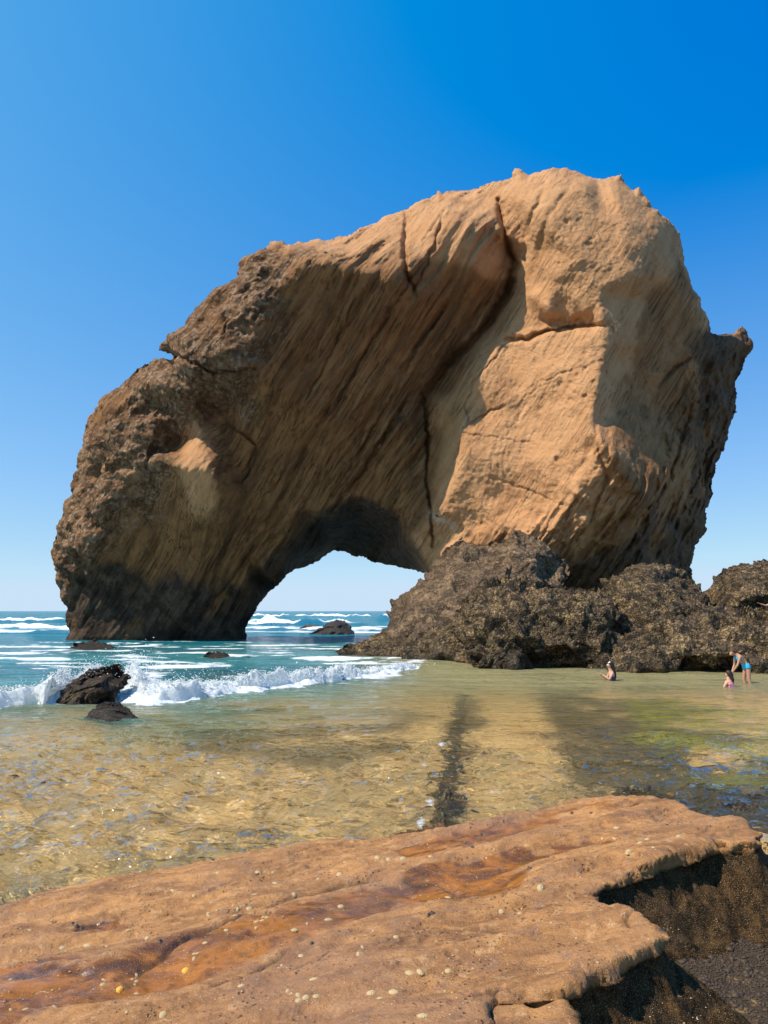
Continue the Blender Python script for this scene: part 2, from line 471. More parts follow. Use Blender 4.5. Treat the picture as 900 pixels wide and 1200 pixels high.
def ledge_material():
    m = NT('ochre_ledge_stone'); p = m.pos()
    wet = m.attr('wet'); wall = m.attr('wall'); weed = m.attr('weed')
    n0 = m.noise(p, .7, 4, .6, .6); n1 = m.noise(m.mapping(p, scale=(1, 2.2, 1), rot=(0, 0, -.35)), 2.2, 8, .66, .7)
    n2 = m.noise(p, 14, 6, .68); n3 = m.noise(p, 75, 4, .7); n4 = m.noise(p, 5.5, 7, .7, .4)
    c = m.mix(m.ramp(n1, .32, .66), (.20, .082, .024), (.46, .215, .068))
    c = m.mix(m.ramp(n0, .42, .62, 0, .6), c, (.37, .175, .065))
    c = m.mix(m.ramp(n4, .50, .70, 0, .7), c, (.22, .12, .075))
    c = m.mix(m.ramp(n4, .44, .34, 0, .55), c, (.56, .33, .15))
    c = m.mix(m.ramp(n2, .52, .72, 0, .6), c, (.50, .305, .145))
    c = m.mix(m.ramp(n2, .45, .32, 0, .5), c, (.17, .085, .045))
    c = m.mix(m.ramp(n3, .60, .72, 0, .45), c, (.62, .44, .25))
    c = m.mix(m.ramp(n3, .42, .32, 0, .5), c, (.12, .07, .04))
    wc = m.mix(m.ramp(n1, .38, .62), (.085, .028, .004), (.33, .115, .010))
    wc = m.mix(m.ramp(n4, .55, .68, 0, .7), wc, (.05, .042, .012))
    c = m.mix(wet, c, wc)
    wl = m.mix(m.ramp(n2, .36, .66), (.015, .009, .004), (.072, .038, .015))  # dark algae rock, colour deepened further so the wall reads as shaded
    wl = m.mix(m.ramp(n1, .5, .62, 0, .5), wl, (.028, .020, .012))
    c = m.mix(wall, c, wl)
    c = m.mix(weed, c, (.03, .022, .012))
    b = m.bump(n1, .3, .03); b = m.bump(n4, .8, .03, b); b = m.bump(n2, 1.0, .018, b); b = m.bump(n3, 1.0, .006, b)
    ly = m.noise(m.mapping(p, scale=(.8, 1.7, 3), rot=(0, 0, -.35)), 1.7, 6, .58, .5)
    sn = m.math('SNAP', ly, .045); b = m.bump(sn, 1.0, .16, b)
    gr_ = m.noise(p, 190, 2); b = m.bump(gr_, .6, .002, b); c = m.mix(m.ramp(gr_, .56, .7, 0, .4), c, (.62, .46, .28))
    pu = m.ramp(m.noise(m.mapping(p, loc=(3, 1, 0)), .55, 4), .52, .66, 0, .35); c = m.mix(pu, c, (.20, .115, .085))
    pt = m.ramp(m.voro(p, 26), .10, .30, 1, 0); pm = m.ramp(m.noise(p, 3.0, 4), .48, .60)
    b = m.bump(m.math('MULTIPLY', pt, pm), .9, -.012, b)
    c = m.mix(m.math('MULTIPLY', m.math('MULTIPLY', pt, pm), .55), c, (.10, .05, .025))
    # wet film: flatter and glossy
    wn = m.bump(m.noise(p, 9, 3), .25, .01)
    mixn = m.n('ShaderNodeMix', data_type='VECTOR'); m.l(m.math('MULTIPLY', wet, .72), mixn.inputs[0]); m.l(b, mixn.inputs[4]); m.l(wn, mixn.inputs[5])
    damp = m.ramp(m.noise(p, 1.1, 3), .5, .62, .72, .42)
    r = m.math('MULTIPLY_ADD', wet, -.62, damp); r = m.math('MAXIMUM', r, .07)
    sp = m.math('MULTIPLY', m.math('MULTIPLY_ADD', wet, .25, .30), m.math('SUBTRACT', 1.0, m.math('MULTIPLY', wall, .85)))
    r = m.math('MAXIMUM', r, m.math('MULTIPLY', wall, .9))
    return m.done(m.principled(c, r, mixn.outputs[1], sp))

def sand_material():
    m = NT('golden_sand'); p = m.pos()
    rock = m.attr('rock'); gr = m.attr('green')
    n1 = m.noise(p, .6, 4); n2 = m.noise(m.mapping(p, scale=(.7, 1.6, 1)), 3.0, 6, .6, .8); n3 = m.noise(p, 60, 3)
    n4 = m.noise(m.mapping(p, scale=(.35, 1, 1)), 1.6, 6, .62, 1.2)
    c = m.mix(m.ramp(n2, .35, .65), (.56, .33, .125), (.97, .68, .33))
    c = m.mix(m.ramp(n1, .45, .65, 0, .5), c, (.58, .44, .24))
    c = m.mix(m.ramp(n3, .5, .8, 0, .3), c, (.30, .22, .12))
    rk = m.mix(m.ramp(n4, .4, .6), (.035, .035, .02), (.16, .12, .06))
    gn = m.mix(m.ramp(n2, .4, .6), (.09, .14, .008), (.42, .42, .03))
    c = m.mix(m.math('MULTIPLY', rock, m.ramp(n4, .20, .46), clamp=True), c, rk)
    c = m.mix(m.ramp(rock, 1.05, 1.4), c, (.045, .032, .020))
    c = m.mix(m.math('MULTIPLY', gr, m.ramp(n4, .42, .56)), c, gn)
    wv = m.noise(m.mapping(p, scale=(1.0, 1.5, 1), rot=(0, 0, .4)), 1.7, 4, .5, 1.6)
    net_d = m.math('ABSOLUTE', m.math('SUBTRACT', wv, .5))
    caustic_net = m.ramp(net_d, .0, .07, 1, 0)  # pale ripple net: caustic light painted into the sand colour
    c = m.mix(m.math('MULTIPLY', caustic_net, m.math('SUBTRACT', .55, m.math('MULTIPLY', rock, .5))), c, (.95, .68, .34))
    c = m.mix(m.ramp(net_d, .10, .2, 0, .45), c, (.36, .22, .085))
    b = m.bump(n2, .5, .06); b = m.bump(caustic_net, .5, .02, b); b = m.bump(n3, .3, .004, b)
    return m.done(m.principled(c, .8, b, .2))

def water_material():
    m = NT('sea_water'); p = m.pos()
    turb = m.attr('turbid'); foam = m.attr('foam'); deep = m.attr('deep'); soft = m.attr('soft')
    # small ripples
    q = m.mapping(p, scale=(.8, 1.1, 1), rot=(0, 0, .35))
    r1 = m.noise(q, 1.7, 5, .58, .6); r2 = m.noise(q, 9.0, 3, .55, .4); r0 = m.noise(m.mapping(p, scale=(.35, 1, 1)), .45, 5, .62)
    b = m.bump(r0, 1.0, 1.1)
    b = m.bump(r1, 1.0, .20, b); b = m.bump(r2, .55, .020, b)
    tint = m.mix(turb, (1.0, .965, .86), (.72, .76, .58))
    tr = m.n('ShaderNodeBsdfRefraction'); m.l(tint, tr.inputs[0]); tr.inputs['IOR'].default_value = 1.33; tr.inputs['Roughness'].default_value = 0; m.l(b, tr.inputs['Normal'])
    body = m.mix(deep, m.mix(soft, (.33, .295, .14), (.13, .23, .15)), (.008, .120, .165))
    n = m.noise(m.mapping(p, scale=(.15, 1, 1)), .16, 4)
    body = m.mix(m.math('MULTIPLY', m.ramp(n, .42, .62), m.math('MULTIPLY', deep, .55)), body, (.05, .27, .26))
    df = m.n('ShaderNodeBsdfDiffuse'); m.l(body, df.inputs[0]); m.l(b, df.inputs['Normal'])
    mx = m.n('ShaderNodeMixShader'); m.l(turb, mx.inputs[0]); m.l(tr.outputs[0], mx.inputs[1]); m.l(df.outputs[0], mx.inputs[2])
    gl = m.n('ShaderNodeBsdfGlossy'); gl.inputs['Roughness'].default_value = .045; m.l(b, gl.inputs['Normal'])
    gl.inputs['Color'].default_value = (1, 1, 1, 1)
    fr = m.n('ShaderNodeFresnel'); fr.inputs['IOR'].default_value = 1.33; m.l(b, fr.inputs['Normal'])
    fac = m.math('MINIMUM', fr.outputs[0], .62)
    m2 = m.n('ShaderNodeMixShader'); m.l(fac, m2.inputs[0]); m.l(mx.outputs[0], m2.inputs[1]); m.l(gl.outputs[0], m2.inputs[2])
    # foam: lace where thin, solid where thick
    q2 = m.mapping(p, scale=(.55, 1, 1))
    f1 = m.noise(q2, 1.1, 9, .72, 1.0); f2 = m.noise(q2, 6.0, 5, .7, .6)
    f3 = m.noise(q2, 22.0, 4, .7, .5)
    lace = m.math('ADD', m.math('MULTIPLY', f1, .38), m.math('MULTIPLY', f2, .32)); lace = m.math('MULTIPLY_ADD', f3, .30, lace)
    k = m.math('SUBTRACT', m.math('ADD', foam, lace), 1.0)
    fm = m.ramp(k, -.06, .10)
    fb = m.bump(f3, .6, .03, m.bump(f2, .9, .12, m.bump(f1, .8, .25)))
    fd = m.principled(m.mix(m.ramp(f2, .3, .7), (.74, .80, .82), (.90, .92, .93)), .75, fb, .3)
    m3 = m.n('ShaderNodeMixShader'); m.l(fm, m3.inputs[0]); m.l(m2.outputs[0], m3.inputs[1]); m.l(fd, m3.inputs[2])
    return m.done(m3.outputs[0])

M_ARCH = arch_material()
M_BARN = barnacle_material('barnacled_rock', (.022, .014, .007), (.125, .075, .032), (.42, .285, .140), .22)
M_GREY = barnacle_material('grey_brown_rock', (.060, .036, .020), (.185, .115, .062), (.36, .245, .135), .0, .9, .7)
M_SEAROCK = barnacle_material('dark_sea_rock', (.022, .014, .009), (.085, .050, .030), (.20, .125, .075), .25, 1.4)
M_FARROCK = barnacle_material('far_sea_rock', (.045, .036, .030), (.12, .085, .060), (.20, .145, .105), .0, .4)
M_LEDGE = ledge_material()
M_SAND = sand_material()
M_WATER = water_material()

# ------------------------------------------------------------------ sandstone arch
ARCH = [(70,764),(78,750),(80,738),(76,722),(82,714),(70,696),(66,680),(66,655),(63,640),(68,618),(75,600),(80,580),(92,552),(97,530),
 (104,505),(106,492),(115,478),(118,470),(130,460),(150,442),(170,428),(186,420),(198,424),(204,420),(196,412),(188,408),(200,396),(222,378),
 (243,355),(262,335),(283,318),(282,310),(285,303),(300,295),(322,284),(335,290),(350,286),(375,281),(400,279),(430,265),(465,248),
 (482,243),(500,234),(515,225),(517,228),(530,222),(560,222),(575,214),(600,207),(603,198),(612,199),(618,204),(640,197),(665,198),
 (690,206),(705,210),(728,205),(732,214),(738,220),(745,221),(750,221),(765,240),(790,265),(797,275),(800,295),(806,320),(820,350),
 (828,375),(832,388),(842,392),(858,390),(870,383),(875,388),(881,402),(876,415),(868,440),(861,452),(862,485),(855,500),(850,525),
 (838,550),(834,565),(836,580),(825,600),(828,620),(820,630),(811,638),(811,655),(809,668),(816,700),(812,764),(500,764),
 (490,740),(495,710),(505,690),(500,672),(470,665),(440,658),(410,650),(393,645),(385,648),(358,665),(345,668),(320,690),(300,710),(290,735),(288,748),(288,764)]
ACTRL = [(66,650,69),(80,745,70.5),(75,600,68),(97,530,66),(118,470,65),(186,420,62.5),(198,400,59.5),(243,355,58.5),(285,300,58.5),(322,284,58.5),(400,279,61),
 (465,248,62.5),(530,222,63.5),(575,212,62.5),(640,197,61),(700,208,61),(740,214,61.5),(797,275,62.5),(806,320,62.5),(830,385,64.5),(870,384,67),
 (881,402,67.5),(862,470,68),(835,565,69),(825,610,69),(810,668,69),(812,750,69),(288,748,72),(200,750,70.5),(120,750,70),
 (300,700,71.5),(340,655,70.5),(390,602,67.2),(425,583,66),(465,600,64.8),(480,640,63.5),(497,668,62.5),
 (320,697,76),(352,662,81),(393,641,83),(440,652,82),(490,667,72),(420,615,77),(455,630,76),
 (505,700,60),(520,740,58),(540,700,58),(600,700,57.5),(660,700,59),(720,690,60.5),(800,690,66),(600,750,58),(700,750,61),
 # terminator of the left mass and the overhang under it
 (345,296,56.6),(375,303,56.3),(410,314,56.2),(445,320,56.6),(470,305,57.5),(430,290,58.8),(380,290,58.6),
 (330,330,56.3),(400,400,59.2),(400,500,62.8),(350,600,67),(330,690,70.5),(430,450,61),(370,540,65),(260,700,71),
 (300,350,55.6),(262,415,55.6),(305,440,57.6),(225,430,56.6),(205,425,58.5),(222,470,60.2),(250,385,56.3),(290,470,60),(340,400,58),
 (130,505,63.0),(165,540,62.0),(120,600,64.5),(95,640,65.8),(150,640,67.3),(175,585,64.8),(140,700,70),(200,640,68),(190,480,61.4),(160,460,62.6),
 (245,482,63.6),(264,496,63.3),(238,508,61.4),(224,534,60.4),(210,547,60.0),(246,550,59.4),(232,578,61.4),(230,605,63.6),(258,590,62.8),(200,560,63.0),(205,520,63.4),(270,528,62.4),(258,572,60.4),(280,545,63.2),(295,580,65),(220,650,68.2),(280,640,68.5),
 # ribs left of the crack
 (480,340,57.6),(500,300,58.2),(520,240,60.5),(545,262,58.8),(570,262,60),(560,310,60),(582,300,61.0),(530,350,60.6),(500,380,60.4),(520,400,62.2),
 (478,430,61.2),(455,480,62.4),(430,540,64.5),(480,520,63.6),(470,560,64.5),(450,400,59.8),
 (585,240,62),(599,300,63.0),(598,335,63.4),(560,390,63.8),(530,430,64.2),(499,470,64.9),(500,530,65),(500,590,63.6),(478,600,64.0),
 # right mass
 (612,236,60),(655,225,58.6),(620,290,60.4),(640,262,58.0),(610,340,61.2),(650,330,58.4),(700,255,58.3),(685,215,59.0),(722,225,59.6),(735,262,58.0),(705,235,60.2),(675,300,57.2),
 (740,320,56.8),(700,345,56.6),(770,262,60.0),(780,320,60.0),(640,362,57.2),(690,362,56.5),(640,378,59.4),(690,377,58.2),(665,374,58.8),(645,393,58.2),(690,390,56.6),(590,396,60.5),
 (560,440,59.3),(538,480,60.3),(700,396,56.3),(714,405,55.9),(610,480,58.6),(700,460,54.7),(690,505,54.2),(545,530,58.8),(620,550,57.2),(700,550,53.9),
 (520,590,60.0),(560,600,59.6),(600,600,57.8),(650,620,55.6),(715,525,53.8),(742,562,54.3),(752,578,55),(735,470,59.0),
 (745,430,60.4),(780,400,62.3),(762,352,60.6),(800,355,62.8),(725,420,58.4),(770,480,62.0),(800,450,62.6),(790,540,60.6),(820,520,64.5),(780,600,61.4),(740,640,59.6),(690,650,57.6),(640,665,57.6),(600,640,58.4),(560,635,59.6),(570,655,59.4)]
CRACKS = [([(395,470),(430,410),(470,345),(500,300)],2.2,.5),([(340,660),(395,570),(440,500),(475,440)],2.4,.6),([(300,690),(340,620),(380,550)],2.2,.5),([(420,330),(405,380),(370,450),(330,520)],2.0,.4),([(520,250),(508,290),(480,350)],2.4,.6),([(640,215),(620,262),(612,300)],4.0,.35),([(675,206),(640,260),(622,330)],4.5,.3),([(610,470),(650,440),(700,425)],1.8,.16),([(575,560),(620,575),(680,600)],2.0,.2),
 ([(583,236),(588,255),(596,285),(603,312),(596,345)],5,1.8),([(600,330),(585,362),(560,395),(520,432),(494,468)],6,2.2),([(494,462),(500,490),(501,520),(500,560),(505,600),(508,640)],2.6,1.4),([(590,398),(615,398),(640,388),(660,385),(690,382),(706,380)],4,1.3),([(640,376),(665,380),(690,378)],9,.9),
 ([(478,248),(473,290),(476,318),(488,345)],4,1.2),([(262,495),(285,508),(300,520),(292,545),(282,575)],2.2,.7),([(505,500),(560,510),(640,522)],1.5,.15),
 ([(600,398),(560,440),(545,470),(548,500)],1.6,.35),([(545,500),(575,482),(590,475)],2,.4),([(700,522),(712,560),(690,610)],3,.5),
 ([(190,408),(215,420),(250,432),(300,430)],3,.8),([(300,595),(330,560),(345,520)],2,.4),([(470,440),(490,405),(520,360)],3.5,.8),
 ([(760,600),(785,560),(800,510),(812,470)],3,1.0),([(790,620),(815,565),(835,510)],3,1.2),([(730,650),(752,610),(770,590)],3,.8),([(770,455),(790,430),(812,420)],3,.8),
 ([(350,668),(380,610),(420,560),(470,480)],3,.7),([(230,735),(300,640),(340,560),(400,450)],3,.5),([(410,575),(450,510),(490,450)],3,.7)]
CONG = [(180,400),(285,290),(330,280),(352,300),(345,350),(322,430),(285,480),(250,484),(226,500),(205,540),(175,600),(140,640),(120,690),(60,720),(40,640),(90,500)]
DARKR = [(800,430),(835,380),(900,370),(900,560),(820,700),(600,720),(500,700),(520,655),(640,668),(700,655),(760,640),(800,560),(815,480)]
def arch_disp(P, X, Y, sd):
    x, y, z = P[..., 0], P[..., 1], P[..., 2]
    a = math.radians(57)
    al = x*math.cos(a) + z*math.sin(a)          # along the bedding
    ac = -x*math.sin(a) + z*math.cos(a)         # across it
    cg = sstep(-22, 26, sdf_poly(X + 6*perlin(X*.05, Y*.05, 0*X, 77), Y, CONG))
    rb = sstep(-15, 20, sdf_poly(X, Y, [(700,500),(760,560),(800,440),(900,370),(900,780),(560,780),(520,640),(640,600),(690,560)]))
    right = sstep(0, 30, X - np.interp(Y, [200, 300, 470, 600], [585, 603, 510, 500]))
    e = -.50 * fbm(x*.13, y*.13, z*.13, 4, 3) - .6 * rb*ridged(x*.22, y*.22, z*.22, 3, 41)
    flute = ridged(al*.05+.4*perlin(x*.1, y*.1, z*.1, 5), y*.1, ac*.55 + .5*perlin(x*.15, y*.15, z*.15, 6), 4, 12, .55)
    e = e - flute * .30 * (1-cg) * (1 - .90*right*(1-rb)) * sstep(0, 4, z) * (.45 + .9*sstep(-.25, .3, perlin(x*.12, y*.1, z*.12, 15)))
    bl_ = fbm(x*.16+3, y*.16, z*.16, 3, 141); e = e - .42*right*(np.round(bl_*5)/5*.6 + bl_*.4)   # broken planes of the right mass
    e = e - .22*rb*ridged(al*.15, y*.3, ac*1.1, 5, 52, .6)
    e = e - .085 * (1-.6*right*(1-rb)) * fbm(al*.35, y*.8, ac*2.6, 4, 21, .6) - .05*fbm(x*3, y*3, z*3, 3, 8, .6)
    e = e - cg * (.30 * ridged(x*.28, y*.28, z*.28, 3, 30, .6) - .3)
    e = e - (1-cg)*right*.06*(fbm(x*1.1, y*1.1, z*1.1, 5, 60, .62))
    pit = sstep(.33, .12, cells(x*1.1, y*1.1, z*1.1, 19))*sstep(.02, .25, perlin(x*.3, y*.3, z*.3, 71))
    e = e + pit*.15*(1-cg)
    # pitted lower part of the right buttress
    lo = sstep(-25, 15, sdf_poly(X, Y, [(520,600),(640,560),(700,510),(740,560),(760,600),(700,690),(520,690)]))
    for pts, wd, dp in CRACKS:
        d, t = dist_line(X + 3*fbm(X*.07, Y*.07, 0*X, 3, 55), Y + 3*fbm(X*.07, Y*.07, 0*X+4, 3, 56), pts)
        fade = np.sin(np.clip(t, 0.02, .98)*math.pi)**.35
        e = e + .85*dp*fade*np.exp(-(d/(wd*.68))**2)
    return e
def arch_dispn(P, X, Y, sd):
    x, y, z = P[..., 0], P[..., 1], P[..., 2]
    cg = sstep(-22, 26, sdf_poly(X + 6*perlin(X*.05, Y*.05, 0*X, 77), Y, CONG))
    lo = sstep(-25, 15, sdf_poly(X, Y, [(520,600),(640,560),(700,510),(740,560),(760,600),(700,690),(520,690)]))
    dr = sstep(-10, 18, sdf_poly(X, Y, DARKR))
    r = .30*ridged(x*.24, y*.24, z*.24, 7, 130, .52) - .25 - .10*np.minimum(cells(x*.9, y*.9, z*.9, 3), 1)**2 - .05*cells(x*2.6, y*2.6, z*2.6, 5)**2
    h = -.35*sstep(.15, .45, perlin(x*.55, y*.55, z*.55, 37))
    return cg*(r+h+.25) + lo*(1-cg)*.65*(r+h+.2) + .5*dr*(1-lo)*(r+.15)
def arch_masks(P, X, Y, sd):
    x, y, z = P[..., 0], P[..., 1], P[..., 2]
    n = fbm(x*.25, y*.25, z*.25, 5, 14)
    cg = sstep(-18, 26, sdf_poly(X, Y, CONG) + 40*n)
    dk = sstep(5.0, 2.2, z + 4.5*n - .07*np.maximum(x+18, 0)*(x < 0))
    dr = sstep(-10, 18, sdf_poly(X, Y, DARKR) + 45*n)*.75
    ceil_shade = sstep(-6, 6, sdf_poly(X, Y, [(380,600),(425,583),(466,600),(484,640),(505,672),(440,665),(390,655),(345,675),(300,715),(290,760),(230,760),(262,710),(320,650)]) + 12*n)*.85  # underside of the opening: its shade painted as dark colour
    gu = sstep(8, 0, dist_line(X + 8*n, Y, [(505,603),(522,612),(530,616)])[0])*.45
    gu = np.maximum(gu, sstep(9, 0, dist_line(X + 20*n, Y+6*n, [(590,655),(620,645),(650,652)])[0])*.6)
    shade_m = sstep(20, -20, X - np.interp(Y, [200, 290, 330, 470, 560, 640], [300, 470, 590, 525, 505, 480]) + 30*n)*sstep(280, 330, Y)  # left overhang: shade painted in darker brown, up to the sunlit edge
    shade_m = np.maximum(shade_m, .8*sstep(-10, 25, sdf_poly(X, Y, [(715,520),(705,470),(722,405),(755,345),(800,300),(830,380),(900,370),(900,800),(500,800),(520,640),(640,640),(700,610)]) + 40*n))  # same painted shade on the right flank turned from the sun
    shade_m = shade_m*(1 - .9*sstep(26, 8, dist_line(X + 10*n, Y, [(245,490),(225,545),(240,590)])[0]))  # sunlit spur left out of the painted shade, so lighter
    return dict(brown=shade_m, cong=cg, dark=np.maximum(np.maximum(dk, dr), ceil_shade), guano=gu)
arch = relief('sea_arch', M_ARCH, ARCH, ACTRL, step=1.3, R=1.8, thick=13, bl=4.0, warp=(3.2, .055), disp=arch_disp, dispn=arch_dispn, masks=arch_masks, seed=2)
tag(arch, 'huge ochre sandstone sea arch leaning over the surf, the tallest rock in view', 'sea arch')

# ------------------------------------------------------------------ barnacled rocks at its foot
def knobby(a=.5, k=.16, f=1.0, under=None):
    def d(P, X, Y, sd):
        x, y, z = P[..., 0]*f, P[..., 1]*f, P[..., 2]*f
        wx = x + .25*perlin(x*1.1, y*1.1, z*1.1, 91); wz = z + .25*perlin(x*1.1, y*1.1, z*1.1, 92)
        e = a*.75*(fbm(wx*.5, y*.5, wz*.7, 3, 11) + .26*ridged(wx*.9, y*.9, wz*1.2, 4, 13, .58) - .22)
        e = e - k*1.1*np.minimum(cells(wx*1.3, y*1.3, wz*1.6, 4), 1.1)**2 - k*.5*np.minimum(cells(x*5, y*5, z*5.4, 5), 1)**2 + k*.5
        lay = z*1.5 + .8*perlin(x*.5, y*.5, z*.5, 95); e = e + a*.22*(np.abs((lay % 1) - .5)*2)**.6*sstep(-.3, .2, perlin(x*.35, y*.35, z*.35, 96))
        hol = sstep(.05, .45, perlin(wx*.9+5, y*.9, wz*1.3, 37))
        h2 = sstep(.10, .45, perlin(wx*2.6+5, y*2.6, wz*3.0, 39))
        e = e - hol*a*.8
        return e
    return d
def base_dark(zt=1.2, amp=1.2, extra=0):
    def f(P, X, Y, sd):
        x, y, z = P[..., 0], P[..., 1], P[..., 2]
        n = fbm(x*.7, y*.7, z*1.4, 4, 44)
        return dict(dark=np.clip(sstep(zt, 0, z + amp*n)*.75 + extra, 0, 1))
    return f
rocks = []
def rk(name, label, mat, poly, ctrl, step=1.1, R=1.2, thick=4, bl=3, warp=(3, .09), disp=None, masks=None, seed=0, cat='rock', group=None):
    sm = name == 'sea_rock'
    o = relief(name, mat, poly, ctrl, step=step, R=R, thick=thick, bl=bl, warp=warp, dispn=None if sm else disp, disp=(lambda *a_: -disp(*a_)) if sm else None, masks=masks or base_dark(), seed=seed)
    tag(o, label, cat, group); rocks.append(o); return o

r_far = rk('boulder', 'rounded brown boulder cut by the right edge of the picture behind the bathers', M_BARN,
   [(824,700),(832,686),(845,672),(866,661),(900,656),(960,650),(1010,665),(1020,760),(840,760)],
   [(830,690,46),(845,672,47),(866,660,49),(930,652,49),(1010,670,47),(840,715,42),(870,700,41.5),(900,690,42),(980,720,41),(900,722,42.5),(850,760,42),(980,760,42),(870,680,44)],
   R=1.8, thick=6, disp=knobby(.40, .12), masks=base_dark(.2, .8), seed=3)
r_mound = rk('boulder', 'domed brown boulder rising above the barnacled shelf under the dark flank of the arch', M_BARN,
   [(672,712),(690,696),(706,690),(716,676),(740,664),(770,659),(798,666),(815,680),(827,698),(836,725),(838,770),(680,770)],
   [(680,705,43),(715,680,43),(740,665,45),(770,660,45),(800,668,45),(827,700,43),(836,740,39),(690,730,39),(760,700,39.5),(760,740,38),(800,720,39),(720,710,40),(690,770,38),(830,770,38)],
   R=1.8, thick=6, disp=knobby(.45, .12), masks=base_dark(.2, .8), seed=5)
r_grey = rk('boulder', 'grey brown boulder heaped against the inner foot of the arch with pale droppings', M_GREY,
   [(446,760),(452,738),(457,722),(470,700),(488,684),(500,674),(512,656),(522,642),(540,632),(560,640),(578,641),(592,632),(604,627),(625,632),(648,645),(664,655),(668,672),(655,700),(640,760),(560,790),(500,780)],
   [(450,750,48),(457,722,50),(500,674,53),(540,634,54),(580,641,53.5),(604,628,52.5),(648,645,53),(664,660,53.5),(625,660,50.5),(600,650,50.4),(580,680,47.5),(540,670,50),
    (520,700,46.5),(500,720,45.5),(540,740,42),(490,750,44.5),(480,770,44),(640,700,48),(600,720,44),(560,770,40),(612,645,51),(640,672,53)],
   R=1.4, thick=5, disp=knobby(.62, .13, .8), masks=base_dark(3.6, 3.0), seed=8)
r_flat = rk('boulder', 'low flat barnacled boulder at the water edge right of the arch opening', M_BARN,
   [(396,772),(396,762),(404,755),(425,752),(440,744),(458,741),(478,744),(492,750),(497,762),(500,778),(450,780)],
   [(396,765,45.5),(425,753,47),(458,742,48.5),(495,758,45),(440,760,45),(470,757,45),(400,775,44),(490,775,43)],
   step=1.0, R=.4, thick=3, disp=knobby(.30, .10), masks=base_dark(.35, .3), seed=12)
r_mainl = rk('barnacle_rock', 'large undercut barnacled rock facing the pool, left of the crouching bather', M_BARN,
   [(538,742),(532,722),(540,706),(556,690),(588,678),(620,681),(650,686),(690,690),(716,696),(740,712),(746,780),(736,798),(690,796),(640,795),(590,794),(556,788),(548,772)],
   [(535,725,40),(556,690,42),(588,679,42.5),(650,687,42.5),(716,697,41),(740,715,39),(560,730,37),(620,715,37),(680,720,36.5),(620,745,35.4),(690,755,35.4),(560,757,35.3),(575,775,35),
    (650,772,36.5),(700,774,36.2),(600,790,34.2),(700,793,34.8),(740,770,36),(560,790,34.5),(640,760,35.6)],
   R=1.3, thick=5, disp=knobby(.8, .13), masks=base_dark(1.6, 2.2), seed=14)
r_mainr = rk('barnacle_rock', 'barnacled shelf of rock behind the standing bather, brightest yellow brown', M_BARN,
   [(690,800),(692,760),(712,738),(740,716),(780,706),(830,706),(880,712),(940,712),(1020,705),(1030,800),(900,798),(800,800)],
   [(700,770,35),(740,718,39.5),(780,706,40.5),(830,707,41),(880,712,41),(1000,708,41),(740,750,36),(800,735,36.5),(860,735,36.5),(920,735,37),(800,765,33.4),(870,760,33.6),(930,760,34),
    (720,795,33),(800,782,33.8),(870,784,33.4),(760,797,32),(900,797,32),(1000,790,32),(1000,750,36)],
   R=1.3, thick=5, disp=knobby(.75, .13), masks=base_dark(.8, 1.8), seed=19)
r_foot = rk('barnacle_rock', 'barnacled rock in shade between the flat boulder and the undercut rock', M_BARN,
   [(470,782),(474,762),(486,748),(500,738),(520,730),(540,738),(552,752),(556,782)],
   [(472,775,42),(490,750,43.5),(520,732,43),(545,742,41),(510,760,41.4),(540,765,40),(500,778,41),(550,780,39)],
   R=.5, thick=3, disp=knobby(.4, .1), masks=base_dark(.9, .8), seed=21)

r_tilt = rk('sea_rock', 'tilted dark pointed rock in the surf with foam breaking behind it', M_SEAROCK,
   [(58,836),(66,820),(74,808),(82,800),(91,794),(102,787),(112,783),(126,780),(138,777),(143,784),(153,792),(149,801),(141,810),(135,820),(130,836)],
   [(66,826,22.3),(84,803,22.7),(112,786,23.1),(137,780,23.2),(150,793,23.2),(100,808,22.1),(118,800,22.2),(130,790,22.7),(110,822,21.9),(80,826,21.9),(127,826,22.3)],
   step=.7, R=.18, thick=1.0, bl=1.5, warp=(3, .14), disp=knobby(.42, .02, 1.6), masks=base_dark(.12, .1), seed=24)
r_low = rk('sea_rock', 'low brown rock with orange weed just in front of the tilted rock', M_SEAROCK,
   [(94,856),(98,843),(106,833),(116,826),(128,822),(142,823),(151,831),(158,840),(168,846),(168,856)],
   [(98,846,19.2),(116,830,19.9),(142,828,20.0),(160,843,19.4),(125,838,18.9),(110,848,18.6),(150,849,18.6),(130,856,18.1)],
   step=.7, R=.18, thick=.9, bl=1.5, warp=(2.5, .14), disp=knobby(.16, .015, 2.0), masks=base_dark(-.2, .1), seed=27)
rk('sea_rock', 'dark pyramid rock in the shaded water beyond the arch opening', M_FARROCK,
   [(360,748),(364,741),(374,737),(384,730),(397,725),(404,728),(409,733),(415,741),(418,748)],
   [(362,744,88),(384,731,90),(397,726,91),(415,742,89),(392,738,87),(380,744,86),(410,744,86.5)],
   step=.8, R=.6, thick=3, bl=1.5, warp=(2.5, .14), disp=knobby(.8, .1, .6), masks=base_dark(6, 1, .4), seed=30)
rk('sea_rock', 'pale brown low rock left of the dark pyramid rock beyond the arch', M_FARROCK,
   [(348,744),(352,735),(360,732),(374,733),(382,738),(384,744)], [(350,740,104),(362,733,106),(378,735,106),(366,740,103)],
   step=.8, R=.6, thick=3, bl=1.5, warp=(2, .14), disp=knobby(.5, .1, .6), masks=base_dark(.1, .1), seed=31)
rk('sea_rock', 'small low weedy rock in the foam below the arch opening', M_SEAROCK,
   [(234,780),(238,768),(247,763),(258,763),(268,767),(274,772),(278,780)], [(238,772,44),(252,764,45),(270,770,44.5),(255,771,43.3),(255,778,42.5)],
   step=.8, R=.3, thick=1.4, bl=1.5, warp=(2.2, .14), disp=knobby(.25, .06, 1.6), masks=base_dark(-.1, .1), seed=33)
